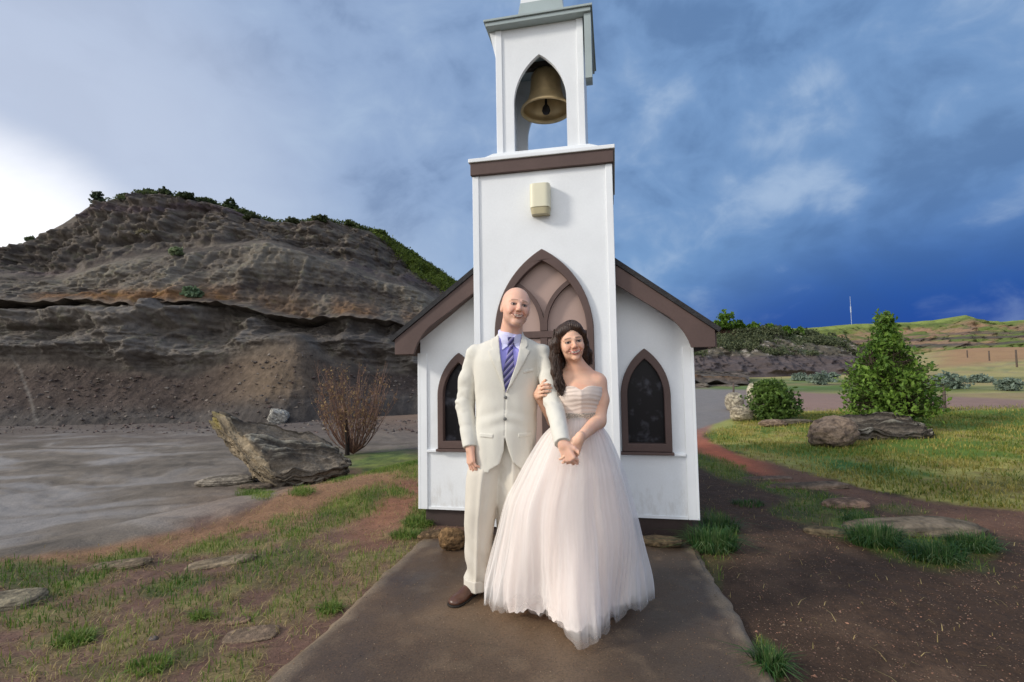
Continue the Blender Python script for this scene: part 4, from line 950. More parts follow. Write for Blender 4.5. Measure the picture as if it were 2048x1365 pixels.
P = np.concatenate([scatter(150000, -5.5, 0, 1.6, 9.5, lambda c, g, lw, m: g ** 1.3 * .85, rg), scatter(60000, .9, 4.2, 1.6, 8, lambda c, g, lw, m: g ** 1.5 * .55, rg)]); P = P[~on_slab(P)]
V, Q = blades(P, rg.uniform(.02, .065, len(P)), rg, .0028 , .7)
tag(mesh_np('grass', V, Q, m_grass, smooth=False, col=gcol(len(P), [(52, 84, 34), (82, 112, 42), (120, 134, 60), (150, 140, 84)], rg, P)), 'short patchy green grass on the gravel around the chapel', 'grass', kind='stuff')
P = scatter(230000, 2.2, 17, 4.5, 16.5, lambda c, g, lw, m: lw * .6, rg); P = P[rg.random(len(P)) < .35 + .65 * sst(.1, -.2, fbm(P * [1, 1, 0], 1.6, 3, seed=333))]
V, Q = blades(P, rg.uniform(.03, .075, len(P)), rg, .006, .8)
tag(mesh_np('lawn_grass', V, Q, m_grass, smooth=False, col=gcol(len(P), [(70, 98, 36), (112, 124, 50), (166, 152, 80), (190, 172, 104)], rg, P)), 'mown yellow green lawn grass beyond the dirt path', 'grass', kind='stuff')
P = scatter(170000, -5.5, 0, 1.5, 8.5, lambda c, g, lw, m: (1 - m) * (.05 + .30 * sst(.3, .0, np.abs(g - .25)) + .1 * g), rg); P2_ = scatter(60000, .9, 5, 1.5, 7, lambda c, g, lw, m: (1 - lw) * (.012 + .25 * g), rg); P = np.concatenate([P, P2_]); P = P[~on_slab(P)]
V, Q = blades(P, rg.uniform(.012, .045, len(P)), rg, .0022, 1.6, .9)
tag(mesh_np('dry_grass', V, Q, m_grass, smooth=False, col=gcol(len(P), [(110, 96, 60), (150, 130, 86), (176, 158, 110), (126, 120, 66)], rg, P)), 'sparse dry straw coloured grass on the gravel', 'grass', kind='stuff')
# loose gravel, pale chips and straw
def chips(name, P, s, cols, lb, rg):
    n = len(P); oc = np.array([[1, 0, 0], [0, 1, 0], [-1, 0, 0], [0, -1, 0], [0, 0, 1], [0, 0, -1]], float)
    S_ = s[:, None, None] * rg.uniform(.5, 1.2, (n, 1, 3)) * [1, 1, .6]; a = rg.random(n) * 6.28; ca, sa = np.cos(a), np.sin(a)
    V = oc[None] * S_ ; V = V + rg.normal(size=V.shape) * s[:, None, None] * .18; x = V[..., 0] * ca[:, None] - V[..., 1] * sa[:, None]; y = V[..., 0] * sa[:, None] + V[..., 1] * ca[:, None]
    V = np.stack([x, y, V[..., 2]], -1) + P[:, None]; tri = np.array([[0, 1, 4], [1, 2, 4], [2, 3, 4], [3, 0, 4], [1, 0, 5], [2, 1, 5], [3, 2, 5], [0, 3, 5]])
    T = (np.arange(n)[:, None, None] * 6 + tri).reshape(-1, 3); A = np.array([L(q) for q in cols]); cc = np.repeat(A[rg.integers(len(A), size=n)] * rg.uniform(.7, 1.2, (n, 1)), 6, 0)
    return tag(mesh_np(name, V.reshape(-1, 3), T, m_grass_stone, smooth=False, col=cc), lb, 'gravel', kind='stuff')
m_grass_stone = mat('gravel_stone', (0, 0, 0), .8, .15, 30, 0, 10, attr=True)
P = np.concatenate([scatter(60000, -5, 0, 1.6, 6.5, lambda c, g, lw, m: (1 - g) * (1 - m) * .7, rg), scatter(60000, .9, 5, 1.6, 6.5, lambda c, g, lw, m: (1 - g * .8) * (1 - lw) * .7, rg)]); P = P[~on_slab(P)]
chips('gravel', P, rg.uniform(.0018, .0052, len(P)) * np.where(rg.random(len(P)) < .06, 1.9, 1), [(126, 98, 84), (96, 74, 64), (146, 108, 88), (84, 68, 62), (104, 84, 72), (126, 108, 90)], 'loose reddish brown gravel on the ground around the chapel', rg)
ft_ = HP[(Htt > .0) & (Htt < 1.7)].reshape(-1, 3); a_, b2, _ = proj(ft_); ft_ = ft_[(a_ > -60) & (a_ < 850)]
rq = np.random.default_rng(77); C = ft_[rq.integers(len(ft_), size=2600)] + rq.normal(size=(2600, 3)) * [.1, .1, .0]
px_ = rq.uniform(-40, 840, 1500); py_ = 842 + 26 * rq.random(1500) ** 2; C2 = []
for a, c in zip(px_, py_):
    d_ = ray(a, c); t_ = (-.53 - HC) / d_[2]; C2.append(CO + d_ * t_)
C2 = np.array(C2); C2[:, 2] = gz(C2[:, 0], C2[:, 1]) + .02; C = np.concatenate([C, C2])
chips('rubble', C, .018 + .10 * rq.random(len(C)) ** 4, [(104, 92, 86), (84, 76, 72), (124, 114, 104), (96, 80, 74)], 'scattered stone rubble on the lower slope and foot of the left hill', rq)
X = rg.uniform(-1.4, 1.3, 9000); Y = rg.uniform(1.6, 4.2, 9000); P = np.stack([X, Y, 0 * X + .037], 1); P = P[on_slab(P)]
chips('slab_grit', P, rg.uniform(.001, .003, len(P)), [(120, 98, 78), (70, 56, 48), (160, 140, 116), (140, 104, 78)], 'fine grit scattered on the concrete path', rg)
# tufts
def tuft(pp, n, h, rad, seed, lb, cols=[(22, 52, 24), (38, 76, 34), (74, 104, 54), (126, 134, 92)], w=.0035, droop=.9):
    q = gpt(*pp); rg = np.random.default_rng(seed); a = rg.random(n) * 6.28; r_ = rad * np.sqrt(rg.random(n)); B = np.stack([r_ * np.cos(a), r_ * np.sin(a) * .7, 0 * a - .005], 1)
    V, Q = blades(B, h * rg.uniform(.5, 1.15, n), rg, w, .75, droop, dirs=a + rg.normal(size=n) * .6)
    o = mesh_np('grass_tuft', V, Q, m_grass, smooth=False, col=gcol(n, cols, rg, B * 4)); o.location = q; return tag(o, lb, 'grass tuft', 'long bladed grass tufts')
TF = [((1425, 1100), 620, .19, .17, 'dark grass tuft at the right front corner of the chapel'), ((1440, 1062), 380, .15, .15, 'grass tuft behind the one at the chapel corner'), ((1750, 1088), 760, .17, .17, 'long bladed grass clump at the left end of the long grey stone'),
      ((1870, 1118), 560, .13, .18, 'spiky grass clump in front of the long grey stone'), ((1945, 1098), 560, .13, .15, 'grass clump at the right end of the long grey stone'), ((1542, 1345), 260, .13, .06, 'small spiky tuft at the right edge of the concrete path'), ((1716, 1048), 300, .11, .1, 'grass tuft just behind the left grass clump'),
      ((838, 1050), 360, .09, .14, 'bright grass tuft at the left front corner of the chapel'), ((812, 1075), 260, .08, .12, 'bright grass tuft spreading from the left edge of the concrete path'), ((662, 1222), 200, .06, .06, 'small green tuft beside the left edge of the concrete path'), ((1495, 1010), 200, .06, .16, 'low grass tuft left of the stepping stones'),
      ((500, 992), 260, .12, .22, 'green tuft on the mud below the big slab'), ((605, 988), 140, .1, .14, 'small green tuft on the sandy rim of the mud'), ((400, 1235), 120, .05, .05, 'small dark tuft on the left gravel'), ((300, 1335), 200, .05, .1, 'low tuft near the bottom left corner'), ((150, 1285), 240, .06, .09, 'low tuft on the left gravel between stones')]
for i, (pp, n, h, rad, lb) in enumerate(TF): tuft(pp, n, h, rad, 320 + i, lb, **({} if pp[0] > 1300 else dict(cols=[(48, 84, 34), (74, 110, 42), (112, 134, 62), (150, 146, 88)])))
# ================================================================== PEOPLE (signed distance fields meshed with surface nets)
class SDF:
    def __init__(s): s.pr = []
    def add(s, f, lo, hi, k=.01, op='u'): s.pr.append((f, np.asarray(lo, float), np.asarray(hi, float), k, op)); return s
    def cap(s, a, b_, ra, rb, k=.01, op='u', sq=None):
        a = np.asarray(a, float); b_ = np.asarray(b_, float); m = max(ra, rb)
        def f(P):
            ab = b_ - a; t = np.clip(((P - a) @ ab) / (ab @ ab + 1e-12), 0, 1); return np.linalg.norm(P - a - t[:, None] * ab, axis=1) - (ra + (rb - ra) * t)
        return s.add(f, np.minimum(a, b_) - m, np.maximum(a, b_) + m, k, op)
    def ell(s, c, r, Rm=None, k=.01, op='u'):
        c = np.asarray(c, float); r = np.asarray(r, float); m = r.max()
        def f(P):
            q = P - c; q = q @ Rm if Rm is not None else q
            k0 = np.linalg.norm(q / r, axis=1); k1 = np.linalg.norm(q / r ** 2, axis=1); return k0 * (k0 - 1) / (k1 + 1e-9)
        return s.add(f, c - m, c + m, k, op)
    def col(s, tab, k=.01, op='u', pw=2.0, fold=None):
        """column along z: rows (z, cx, cy, a, b); elliptical sections"""
        T = np.array(sorted(tab), float)
        zs = np.linspace(T[0, 0], T[-1, 0], 60); I = np.stack([zs] + [smooth_interp(zs, T[:, 0], T[:, j]) for j in range(1, 5)], 1)
        def f(P):
            z = P[:, 2]; cx, cy, a, b_ = (np.interp(z, I[:, 0], I[:, j]) for j in range(1, 5))
            x, y = (P[:, 0] - cx) / a, (P[:, 1] - cy) / b_
            d = ((np.abs(x) ** pw + np.abs(y) ** pw) ** (1 / pw) - 1) * np.minimum(a, b_)
            if fold is not None: d = d + fold(P, x, y)
            dz = np.maximum(T[0, 0] - z, z - T[-1, 0])
            return np.maximum(d, dz)
        m = T[:, 3:5].max()
        return s.add(f, (T[:, 1].min() - m, T[:, 2].min() - m, T[0, 0]), (T[:, 1].max() + m, T[:, 2].max() + m, T[-1, 0]), k, op)
    def __call__(s, P):
        lo, hi = P.min(0), P.max(0); d = np.full(len(P), .08, float)
        for f, a, b_, k, op in s.pr:
            if op == 'u' or op == 'sub':
                if (a - .07 > hi).any() or (b_ + .07 < lo).any(): continue
            v = f(P)
            if op == 'u': h = np.clip(.5 + .5 * (d - v) / k, 0, 1); d = d * (1 - h) + v * h - k * h * (1 - h)
            elif op == 'sub': h = np.clip(.5 - .5 * (d + v) / k, 0, 1); d = d * (1 - h) - v * h + k * h * (1 - h)
            elif op == 'int': d = np.maximum(d, v)
            elif op == 'disp': d = d + v
        return d
def smooth_interp(x, xp, yp):
    """monotone cubic"""
    xp = np.asarray(xp); yp = np.asarray(yp); h = np.diff(xp); dl = np.diff(yp) / h; m = np.zeros(len(xp)); m[0], m[-1] = dl[0], dl[-1]
    for i in range(1, len(xp) - 1):
        m[i] = 0 if dl[i - 1] * dl[i] <= 0 else 2 * dl[i - 1] * dl[i] / (dl[i - 1] + dl[i])
    i = np.clip(np.searchsorted(xp, x) - 1, 0, len(xp) - 2); t = (x - xp[i]) / h[i]
    return (2 * t ** 3 - 3 * t ** 2 + 1) * yp[i] + (t ** 3 - 2 * t ** 2 + t) * h[i] * m[i] + (3 * t ** 2 - 2 * t ** 3) * yp[i + 1] + (t ** 3 - t ** 2) * h[i] * m[i + 1]
def mesh_sdf(f, lo, hi, h):
    lo = np.asarray(lo, float); hi = np.asarray(hi, float); K = 4; H = K * h
    nc = np.ceil((hi - lo) / H).astype(int); n = nc * K + 1
    g = np.stack(np.meshgrid(*[lo[i] + H * np.arange(nc[i] + 1) for i in range(3)], indexing='ij'), -1)
    sh = g.shape[:3]; cv = np.empty(sh)
    for k in range(sh[2]):
        cv[:, :, k] = f(g[:, :, k].reshape(-1, 3)).reshape(sh[0], sh[1])
    V = np.repeat(np.repeat(np.repeat(cv, K, 0), K, 1), K, 2)[:n[0], :n[1], :n[2]].astype(np.float32)
    V = np.where(V > 0, 1.0, -1.0).astype(np.float32)
    c8 = np.stack([cv[i:sh[0] - 1 + i, j:sh[1] - 1 + j, k:sh[2] - 1 + k] for i in (0, 1) for j in (0, 1) for k in (0, 1)], -1)
    act = (np.abs(c8).min(-1) < H * 1.0) | ((c8.min(-1) < 0) & (c8.max(-1) > 0))
    ai = np.argwhere(act); ai = ai[np.lexsort((ai[:, 0] // 8, ai[:, 2]))]
    off = np.stack(np.meshgrid(*[np.arange(K + 1)] * 3, indexing='ij'), -1).reshape(-1, 3)
    for s in range(0, len(ai), 160):
        idx = (ai[s:s + 160, None] * K + off).reshape(-1, 3); key = np.unique(idx @ np.array([n[1] * n[2], n[2], 1]))
        i0, r_ = np.divmod(key, n[1] * n[2]); i1, i2 = np.divmod(r_, n[2])
        V[i0, i1, i2] = f(lo + h * np.stack([i0, i1, i2], 1))
    ins = V < 0
    s8 = np.stack([ins[i:n[0] - 1 + i, j:n[1] - 1 + j, k:n[2] - 1 + k] for i in (0, 1) for j in (0, 1) for k in (0, 1)], -1)
    mixd = s8.any(-1) & ~s8.all(-1); ci = np.argwhere(mixd); vid = np.full(mixd.shape, -1, np.int64); vid[mixd] = np.arange(len(ci))
    acc = np.zeros((len(ci), 3)); cnt = np.zeros(len(ci))
    cs = np.array([(i, j, k) for i in (0, 1) for j in (0, 1) for k in (0, 1)])
    for a in range(8):
        for b_ in range(a + 1, 8):
            dd = cs[b_] - cs[a]
            if np.abs(dd).sum() != 1: continue
            pa, pb = ci + cs[a], ci + cs[b_]; va, vb = V[tuple(pa.T)], V[tuple(pb.T)]; m = (va < 0) != (vb < 0)
            t = np.where(m, va / np.where(m, va - vb, 1), 0)[:, None]; acc += np.where(m[:, None], pa + t * dd, 0); cnt += m
    P = lo + h * acc / cnt[:, None]; Q = []
    for ax in range(3):
        b1, b2 = (ax + 1) % 3, (ax + 2) % 3; sl = [slice(None)] * 3; sl[ax] = slice(0, -1); s2 = [slice(None)] * 3; s2[ax] = slice(1, None)
        e = np.argwhere(ins[tuple(sl)] != ins[tuple(s2)]); e = e[(e[:, b1] > 0) & (e[:, b2] > 0) & (e[:, b1] < n[b1] - 1) & (e[:, b2] < n[b2] - 1)]
        u1 = np.eye(3, dtype=int)[b1]; u2 = np.eye(3, dtype=int)[b2]
        q = np.stack([vid[tuple((e - u1 - u2).T)], vid[tuple((e - u2).T)], vid[tuple(e.T)], vid[tuple((e - u1).T)]], 1)
        fl = ins[tuple(e.T)]; q[~fl] = q[~fl][:, ::-1]; Q.append(q)
    Q = np.concatenate(Q); return P, Q[(Q >= 0).all(1)]
def relax(P, Q, it=1, lam=.5):
    for _ in range(it):
        A = np.zeros_like(P); c = np.zeros(len(P))
        for i in range(4):
            np.add.at(A, Q[:, i], P[Q[:, (i + 1) % 4]]); np.add.at(c, Q[:, i], 1); 
        P = P * (1 - lam) + lam * A / np.maximum(c, 1)[:, None]
    return P
def part(name, f, lo, hi, h, m, parent, colf=None, it=1):
    P, Q = mesh_sdf(f, lo, hi, h); P = relax(P, Q, it)
    return mesh_np(name, P, Q, m, parent, col=None if colf is None else colf(P))
def prism_sd(poly, ax=(0, 2)):
    q = np.asarray(poly, float)
    return lambda P: -poly_sd(P[:, ax[0]], P[:, ax[1]], q)

def frame_of(fwd_yaw, tilt, nod):
    """columns: right, forward, up of a head that looks at the camera; yaw>0 turns to picture right, tilt>0 leans the crown to picture right"""
    f0 = np.array([math.sin(fwd_yaw) * math.cos(nod), -math.cos(fwd_yaw) * math.cos(nod), math.sin(nod)])
    up = np.array([math.sin(tilt), 0, math.cos(tilt)]); r_ = unit(np.cross(f0, up)); up = np.cross(r_, f0)
    return np.stack([r_, f0, up], 1)
def head(S, C, A, s, fem):
    T = lambda p: C + A @ (np.asarray(p, float) * s)
    wf = 1.09 if fem else 1.0
    T = lambda p: C + A @ (np.asarray(p, float) * s * np.array([wf, 1, 1]))
    def e(c, r_, k=.02, op='u'): S.ell(T(c), np.array(r_) * s, A, k * s, op)
    def c_(a, b_, ra, rb, k=.01, op='u'): S.cap(T(a), T(b_), ra * s, rb * s, k * s, op)
    e((0, -.012, .034), ((.074 if fem else .079), .094, .087), .03)                      # cranium
    e((0, .022, -.008), ((.064 if fem else .068) * wf, .068, .078), .03)                      # face mass
    e((0, .026, -.060), ((.053, .056, .044) if fem else (.062, .060, .048)), .03)   # jaw
    e((0, .070, -.094), (.021, .018, .017) if fem else (.027, .024, .020), .02)     # chin
    for q in (-1, 1):
        e((q * .036, .062, -.022), (.025, .024, .023), .022)          # cheeks
        e((q * .034, .073, -.040), (.018, .014, .016), .018)          # smiling apples
        c_((q * .012, .089, .022), (q * .046, .072, .024), .008, .007, .014)   # brow ridge
        e((q * .031, .094, .006), (.019, .013, .0105), .010, 'sub')   # socket
        e((q * .031, .0745, .004), (.0145, .0145, .0135), .003)       # eye under the lids
        c_((q * .018, .089, .0105), (q * .044, .080, .0095), .0032, .0028, .004)   # upper lid
        c_((q * .020, .087, -.004), (q * .043, .079, -.003), .0030, .0026, .005)   # lower lid
        if not fem: e((q * .077, -.006, -.004), (.010, .021, .031), .010); e((q * .084, .000, .0), (.005, .011, .019), .006, 'sub')   # ears
        e((q * .0115, .098, -.029), (.0085, .010, .0075), .006)       # nostril wings
    c_((0, .088, .014), (0, .108, -.022), .0075, .0105, .012); e((0, .109, -.026), (.0115, .0105, .0095), .006)
    wd = .034
    # smile: parted lips round the teeth
    up = [(-wd, .079, -.050), (-.014, .0935, -.0535), (0, .0965, -.0540), (.014, .0935, -.0535), (wd, .079, -.050)]
    dn = [(-wd, .079, -.050), (-.016, .0895, -.0655), (0, .0925, -.0690), (.016, .0895, -.0655), (wd, .079, -.050)]
    for a, b_ in zip(up[:-1], up[1:]): c_(a, b_, .0042, .0042, .006)
    for a, b_ in zip(dn[:-1], dn[1:]): c_(a, b_, .0050, .0050, .006)
    for q in (-1, 1): c_((q * .020, .092, -.028), (q * .039, .080, -.052), (.0046 if not fem else .0036), .0048, .007, 'sub')   # smile crease
def face_cols(P, C, A, s, fem, base):
    q = ((P - C) @ A) / s / np.array([1.09 if fem else 1.0, 1, 1]); x, y, z = q[:, 0], q[:, 1], q[:, 2]; ax = np.abs(x); fr = y > .05; N = len(P)
    c = base * np.ones((N, 3)); nb = fbm(P, 11, 3, seed=402); c = mixa(c, base * np.array([.95, .80, .76]), sst(-.1, .5, nb) * .55); near = (np.linalg.norm(q, axis=1) < .2)
    n = fbm(P, 30, 3, seed=401); c *= (1 + .06 * n)[:, None]
    w = lambda m, soft=1: (np.clip(m, 0, 1) * near * fr)
    red = np.exp(-((ax - .040) / .022) ** 2 - ((z + .030) / .022) ** 2) + .8 * np.exp(-(x / .013) ** 2 - ((z + .024) / .014) ** 2)
    c = mixa(c, L((196, 112, 92)) * np.ones((N, 3)), w(red * (.28 if fem else .35)))
    mz = -.0605 - .0 * ax; halfh = np.interp(ax, [0, .018, .035], [.0120, .0098, .001])
    curve = z - np.interp(ax, [0, .016, .035], [-.0620, -.0590, -.0495])
    lip = sst(halfh.min() + .0, 0, np.abs(curve) - halfh) * (ax < .036)
    c = mixa(c, L((158, 56, 60) if fem else (128, 64, 54)) * np.ones((N, 3)), w(lip * (y > .07) * .9))
    teeth = sst(.0015, 0, np.abs(curve - .0015) - halfh * .46) * (ax < .025)
    c = mixa(c, L((216, 198, 184) if fem else (206, 180, 164)) * np.ones((N, 3)), w(teeth * (y > .07)))
    brow = np.exp(-((z - .0285 - .0 * ax + .0022 * sst(.03, .05, ax)) / (.0042)) ** 2) * sst(.009, .014, ax) * sst(.050, .044, ax)
    c = mixa(c, L((60, 42, 34) if fem else (126, 88, 66)) * np.ones((N, 3)), w(brow * (.9 if fem else .75)))
    eye = np.sqrt(((ax - .031) / .0125) ** 2 + ((z - .004) / .0062) ** 2)
    c = mixa(c, L((92, 56, 46) if not fem else (62, 38, 34)) * np.ones((N, 3)), w(sst(1.7, 1.0, eye) * .8))
    c = mixa(c, L((196, 184, 176)) * np.ones((N, 3)), w(sst(.95, .75, eye)) * .9)
    iris = np.hypot(ax - .031, z - .0045); c = mixa(c, L((34, 24, 22)) * np.ones((N, 3)), w(sst(.0074, .0060, iris)))
    lash = np.exp(-((z - .0105 - .0 * ax) / .0028) ** 2) * sst(.014, .019, ax) * sst(.048, .044, ax); c = mixa(c, L((30, 20, 18)) * np.ones((N, 3)), w(lash * (.95 if fem else .6)))
    if not fem:
        rim = near * sst(.055, .01, z) * sst(-.03, .0, z) * sst(.02, -.02, y) * .35; c = mixa(c, L((150, 126, 112)) * np.ones((N, 3)), rim)
        st = near * sst(-.030, -.055, z) * sst(.0, .03, y) * (1 - lip) * .22; c = mixa(c, L((150, 116, 100)) * np.ones((N, 3)), st)
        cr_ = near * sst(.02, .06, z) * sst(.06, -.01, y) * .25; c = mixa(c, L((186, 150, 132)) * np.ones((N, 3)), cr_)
    return c
def hand(S, W_, D, Nn, side, curl=(20, 35, 25), spread=.05, s=1.0, thumb=(.55, .75, .25), tcurl=20, k=.005, fc=None):
    """W wrist, D towards the fingers, Nn palm normal, side: +1/-1 side of the thumb relative to D x Nn"""
    D = unit(D); Nn = unit(Nn - (Nn @ D) * D) if True else Nn; Sd = np.cross(D, Nn) * side
    kx = [.030, .010, -.010, -.028]; kl = [.088, .092, .088, .080]; fl = [.92, 1.0, .95, .76]; rr = [.0090, .0093, .0088, .0078]
    S.cap(W_ - D * .018, W_ + D * .015, .024 * s, .025 * s, .012)
    for i in range(4):
        kn = W_ + (D * kl[i] + Sd * kx[i]) * s
        S.cap(W_ + (D * .012 + Sd * kx[i] * .55) * s, kn, .0165 * s, .0120 * s, .010)
        d = unit(D + Sd * spread * (1.5 - i)); p = kn; ang = 0; ns = [.043, .027, .021]
        for j in range(3):
            ang += math.radians(curl[j] * (1 if fc is None else fc[i])); v = unit(d * math.cos(ang) + Nn * math.sin(ang)); e = p + v * ns[j] * fl[i] * s
            S.cap(p, e, rr[i] * s * (1 - .08 * j), rr[i] * s * (.92 - .10 * j), .0035); p = e
    b0 = W_ + (D * .022 + Sd * .020 + Nn * .006) * s; v = unit(D * thumb[0] + Sd * thumb[1] + Nn * thumb[2])
    S.cap(b0, b0 + v * .036 * s, .0175 * s, .0130 * s, .010); p = b0 + v * .036 * s
    for j, ln in enumerate((.032, .026)):
        a = math.radians(tcurl * (j + 1)); v2 = unit(v * math.cos(a) + (D * .8 - Sd * .3 + Nn * .2) * math.sin(a)); S.cap(p, p + v2 * ln * s, .0115 * s, .0098 * s * (1 - .1 * j), .004); p = p + v2 * ln * s

SKIN_M = L((232, 184, 160)) * 1.0; SKIN_F = L((234, 186, 158)) * 1.0
m_skin = mat('skin', (0, 0, 0), .52, .05, 14, .06, 300, attr=True, spec=.35, sss=.12, dist=.003)
m_jacket = mat('ivory_suit_cloth', (.69, .66, .585), .85, .04, 5, .22, 420, fine=.05, dist=.0015, spec=.15)
m_trou = mat('ivory_trouser_cloth', (.65, .60, .52), .85, .05, 5, .22, 420, fine=.05, dist=.0015, spec=.15)
m_shirt = mat('lavender_shirt', (.36, .34, .78), .7, .06, 8, .1, 300, spec=.2)
m_collar = mat('pale_lavender_collar', (.66, .66, .90), .7, .04, 8, .1, 300, spec=.2)
m_btn = mat('grey_button', (.16, .16, .15), .4, .1, 30, 0, 10)
m_shoe = mat('brown_leather', (.085, .036, .022), .32, .35, 9, .08, 90, spec=.5)
m_sole = mat('dark_sole', (.02, .015, .012), .7)

# ------------------------------------------------------------------ the man
def zz(py, Y, px=1024): return float(at(px, py, Y)[2])
def xx(px, Y, py=742): return float(at(px, py, Y)[0])
MY = 2.98                                                   # depth of the man's torso axis
man = empty('person', (float(xx(1000, MY, 1190)), MY, .035), 0, label='bald man in an ivory suit with lavender shirt and striped tie standing at left', cat='person')
mo = np.array(man.location)
HM = at(1031, 617, MY - .07) ; AM = frame_of(R(13), R(9), R(3))
Sm = SDF(); head(Sm, HM, AM, 1.03, False)
NB_ = at(1020, 672, MY + .0); NT = HM + AM @ np.array([0, -.034, -.05])
Sm.cap(NT, NB_ + [0, .022, -.03], .060, .070, .02)
shL = at(953, 712, MY); shR = at(1083, 712, MY)             # shoulder joints, picture left and right
elL = at(930, 808, MY + .02); wrL = at(940, 893, MY - .09)
elR = at(1107, 806, 2.80); wrR = at(1125, 886, 2.565)
pel = at(1000, 925, MY)
Sm.col([(pel[2] - .05, pel[0], MY, .11, .075), (1.05, xx(1010, MY), MY, .12, .08), (1.28, xx(1016, MY), MY, .17, .105), (1.42, xx(1018, MY), MY, .17, .085), (1.50, xx(1020, MY), MY + .01, .07, .06)], .05)
for sh, el, wr in ((shL, elL, wrL), (shR, elR, wrR)):
    Sm.cap(sh, el, .036, .030, .04); Sm.cap(el, wr, .030, .023, .02)
hpL, hpR = at(970, 965, MY), at(1020, 965, MY); ankL = at(952, 1176, 3.06); ankR = at(1008, 1178, 3.12); knL = at(956, 1065, 3.0); knR = at(1016, 1065, 3.06)
for h_, k_, a_ in ((hpL, knL, ankL), (hpR, knR, ankR)): Sm.cap(h_, k_, .060, .046, .03); Sm.cap(k_, a_, .045, .032, .02)
for a_, toe in ((ankL, at(915, 1196, 2.93)), (ankR, at(1020, 1196, 2.98))): Sm.cap([a_[0], a_[1], .09], [toe[0] * .6 + a_[0] * .4, toe[1] * .6 + a_[1] * .4, .07], .030, .022, .02)
hand(Sm, wrL, unit([.06, -.12, -1]), unit([.75, .45, .1]), -1, curl=(22, 34, 26), s=1.02, thumb=(.85, .45, .35), tcurl=12, fc=[.8, 1, 1.15, 1.3])
# his other hand, below hers, fist of curled fingers pointing down and to the picture right
dM = unit([.34, -.22, -.88]); hand(Sm, wrR, dM, unit([.55, .72, .10]), 1, curl=(50, 62, 40), s=1.0, thumb=(.7, .6, .2), tcurl=18)
bodyM = part('body', lambda P: Sm(P + mo), np.array([-.36, -.60, .01]), np.array([.42, .28, 1.86]), .0032, m_skin, man, lambda P: face_cols(P + mo, HM, AM, 1.03, False, SKIN_M))
# brows and eyes are coloured into the skin; a few real eyelashes are below the size of a pixel

def cloth_noise(P, sc, seed, st=(1, 1, 1)): return fbm(P * st, sc, 3, .5, seed=seed)
jz = dict(h=zz(934, MY), w=zz(800, MY), c=zz(740, MY), s=zz(690, MY), t=zz(672, MY))
Sj = SDF()
jt = [(jz['h'] - .005, xx(1002, MY), MY, .186, .150), (zz(880, MY), xx(1006, MY), MY, .190, .150), (zz(820, MY), xx(1012, MY), MY, .183, .138), (zz(770, MY), xx(1015, MY), MY, .195, .140),
      (zz(725, MY), xx(1017, MY), MY, .207, .135), (zz(703, MY), xx(1018, MY), MY + .005, .200, .115), (zz(686, MY), xx(1019, MY), MY + .015, .165, .085), (zz(672, MY), xx(1021, MY), MY + .02, .085, .070), (zz(664, MY), xx(1023, MY), MY + .025, .072, .068)]
def jfold(P, x, y):
    f = -.0030 * cloth_noise(P, (9, 9, 3.0), 411) - .0020 * cloth_noise(P, (24, 20, 7), 412) + .0032 * sst(.45, .95, ridge(P + .3 * P[:, [2, 1, 0]] * [1, 0, 0], (5, 5, 2.2), 2, .5, seed=419)) 
    dr = np.clip((zz(800, MY) - P[:, 2]) / .3, 0, 1); f -= .002 * dr * np.sin(13 * x + 2 * P[:, 2] * 6)
    pull = np.exp(-((P[:, 2] - zz(835, MY)) / .06) ** 2) * np.exp(-(x / .8) ** 2); f -= .004 * pull * np.sin(70 * (P[:, 2] + .35 * np.abs(P[:, 0] - xx(1010, MY))))
    return f
Sj.col(jt, .01, pw=2.35, fold=jfold)
shoulders = [(at(951, 708, MY + .005), at(937, 760, MY + .02), elL, wrL), (at(1085, 708, MY - .01), at(1098, 755, MY - .09), elR, wrR)]
Sq = SDF()
for q, (a, b_, c, d) in enumerate(shoulders):
    a_in = a + (np.array([xx(1018, MY), MY, a[2] - .01]) - a) * .35
    Sq.cap(a_in, a, .052, .052, .03); Sq.cap(a, b_, .053, .058, .02); Sq.cap(b_, c, .058, .054, .02); Sq.cap(c, d + unit(d - c) * .02, .053, .043, .02)
def sl_fold(P):
    """creases across the sleeves"""
    o = np.zeros(len(P))
    for c in (elL, elR):
        r_ = np.linalg.norm(P - c, axis=1); w_ = np.exp(-(r_ / .13) ** 2); o += w_ * .0042 * np.sin(70 * (P[:, 2] - c[2]) + 40 * (P[:, 0] - c[0]) + 9 * cloth_noise(P, 9, 413)) * (.5 + cloth_noise(P, 7, 418))
    o += .0032 * sst(.4, .95, ridge(P + .5 * P[:, [2, 1, 0]] * [1, 0, 0], (7, 7, 9), 2, .5, seed=414)) - .0015 * cloth_noise(P, (20, 20, 12), 417)
    return o
Sq.add(sl_fold, [0] * 3, [0] * 3, op='disp')
cuts = [(wr + unit(wr - el) * .006, unit(wr - el)) for el, wr in ((elL, wrL), (elR, wrR))]
bx, bz = xx(1011, MY - .15, 780), zz(783, MY - .15)
hemz = zz(936, MY - .14)
Vopen = [(xx(998, MY - .14), zz(655, MY - .12) + .08), (xx(1046, MY - .14), zz(655, MY - .12) + .08), (xx(1046, MY - .14), zz(672, MY - .12)), (xx(1034, MY - .14), zz(730, MY - .14)), (bx + .004, bz), (bx - .002, bz), (xx(1000, MY - .14), zz(720, MY - .14)), (xx(998, MY - .14), zz(665, MY - .12))]
bz2 = zz(872, MY - .14); b2 = xx(1009, MY - .14, 860)
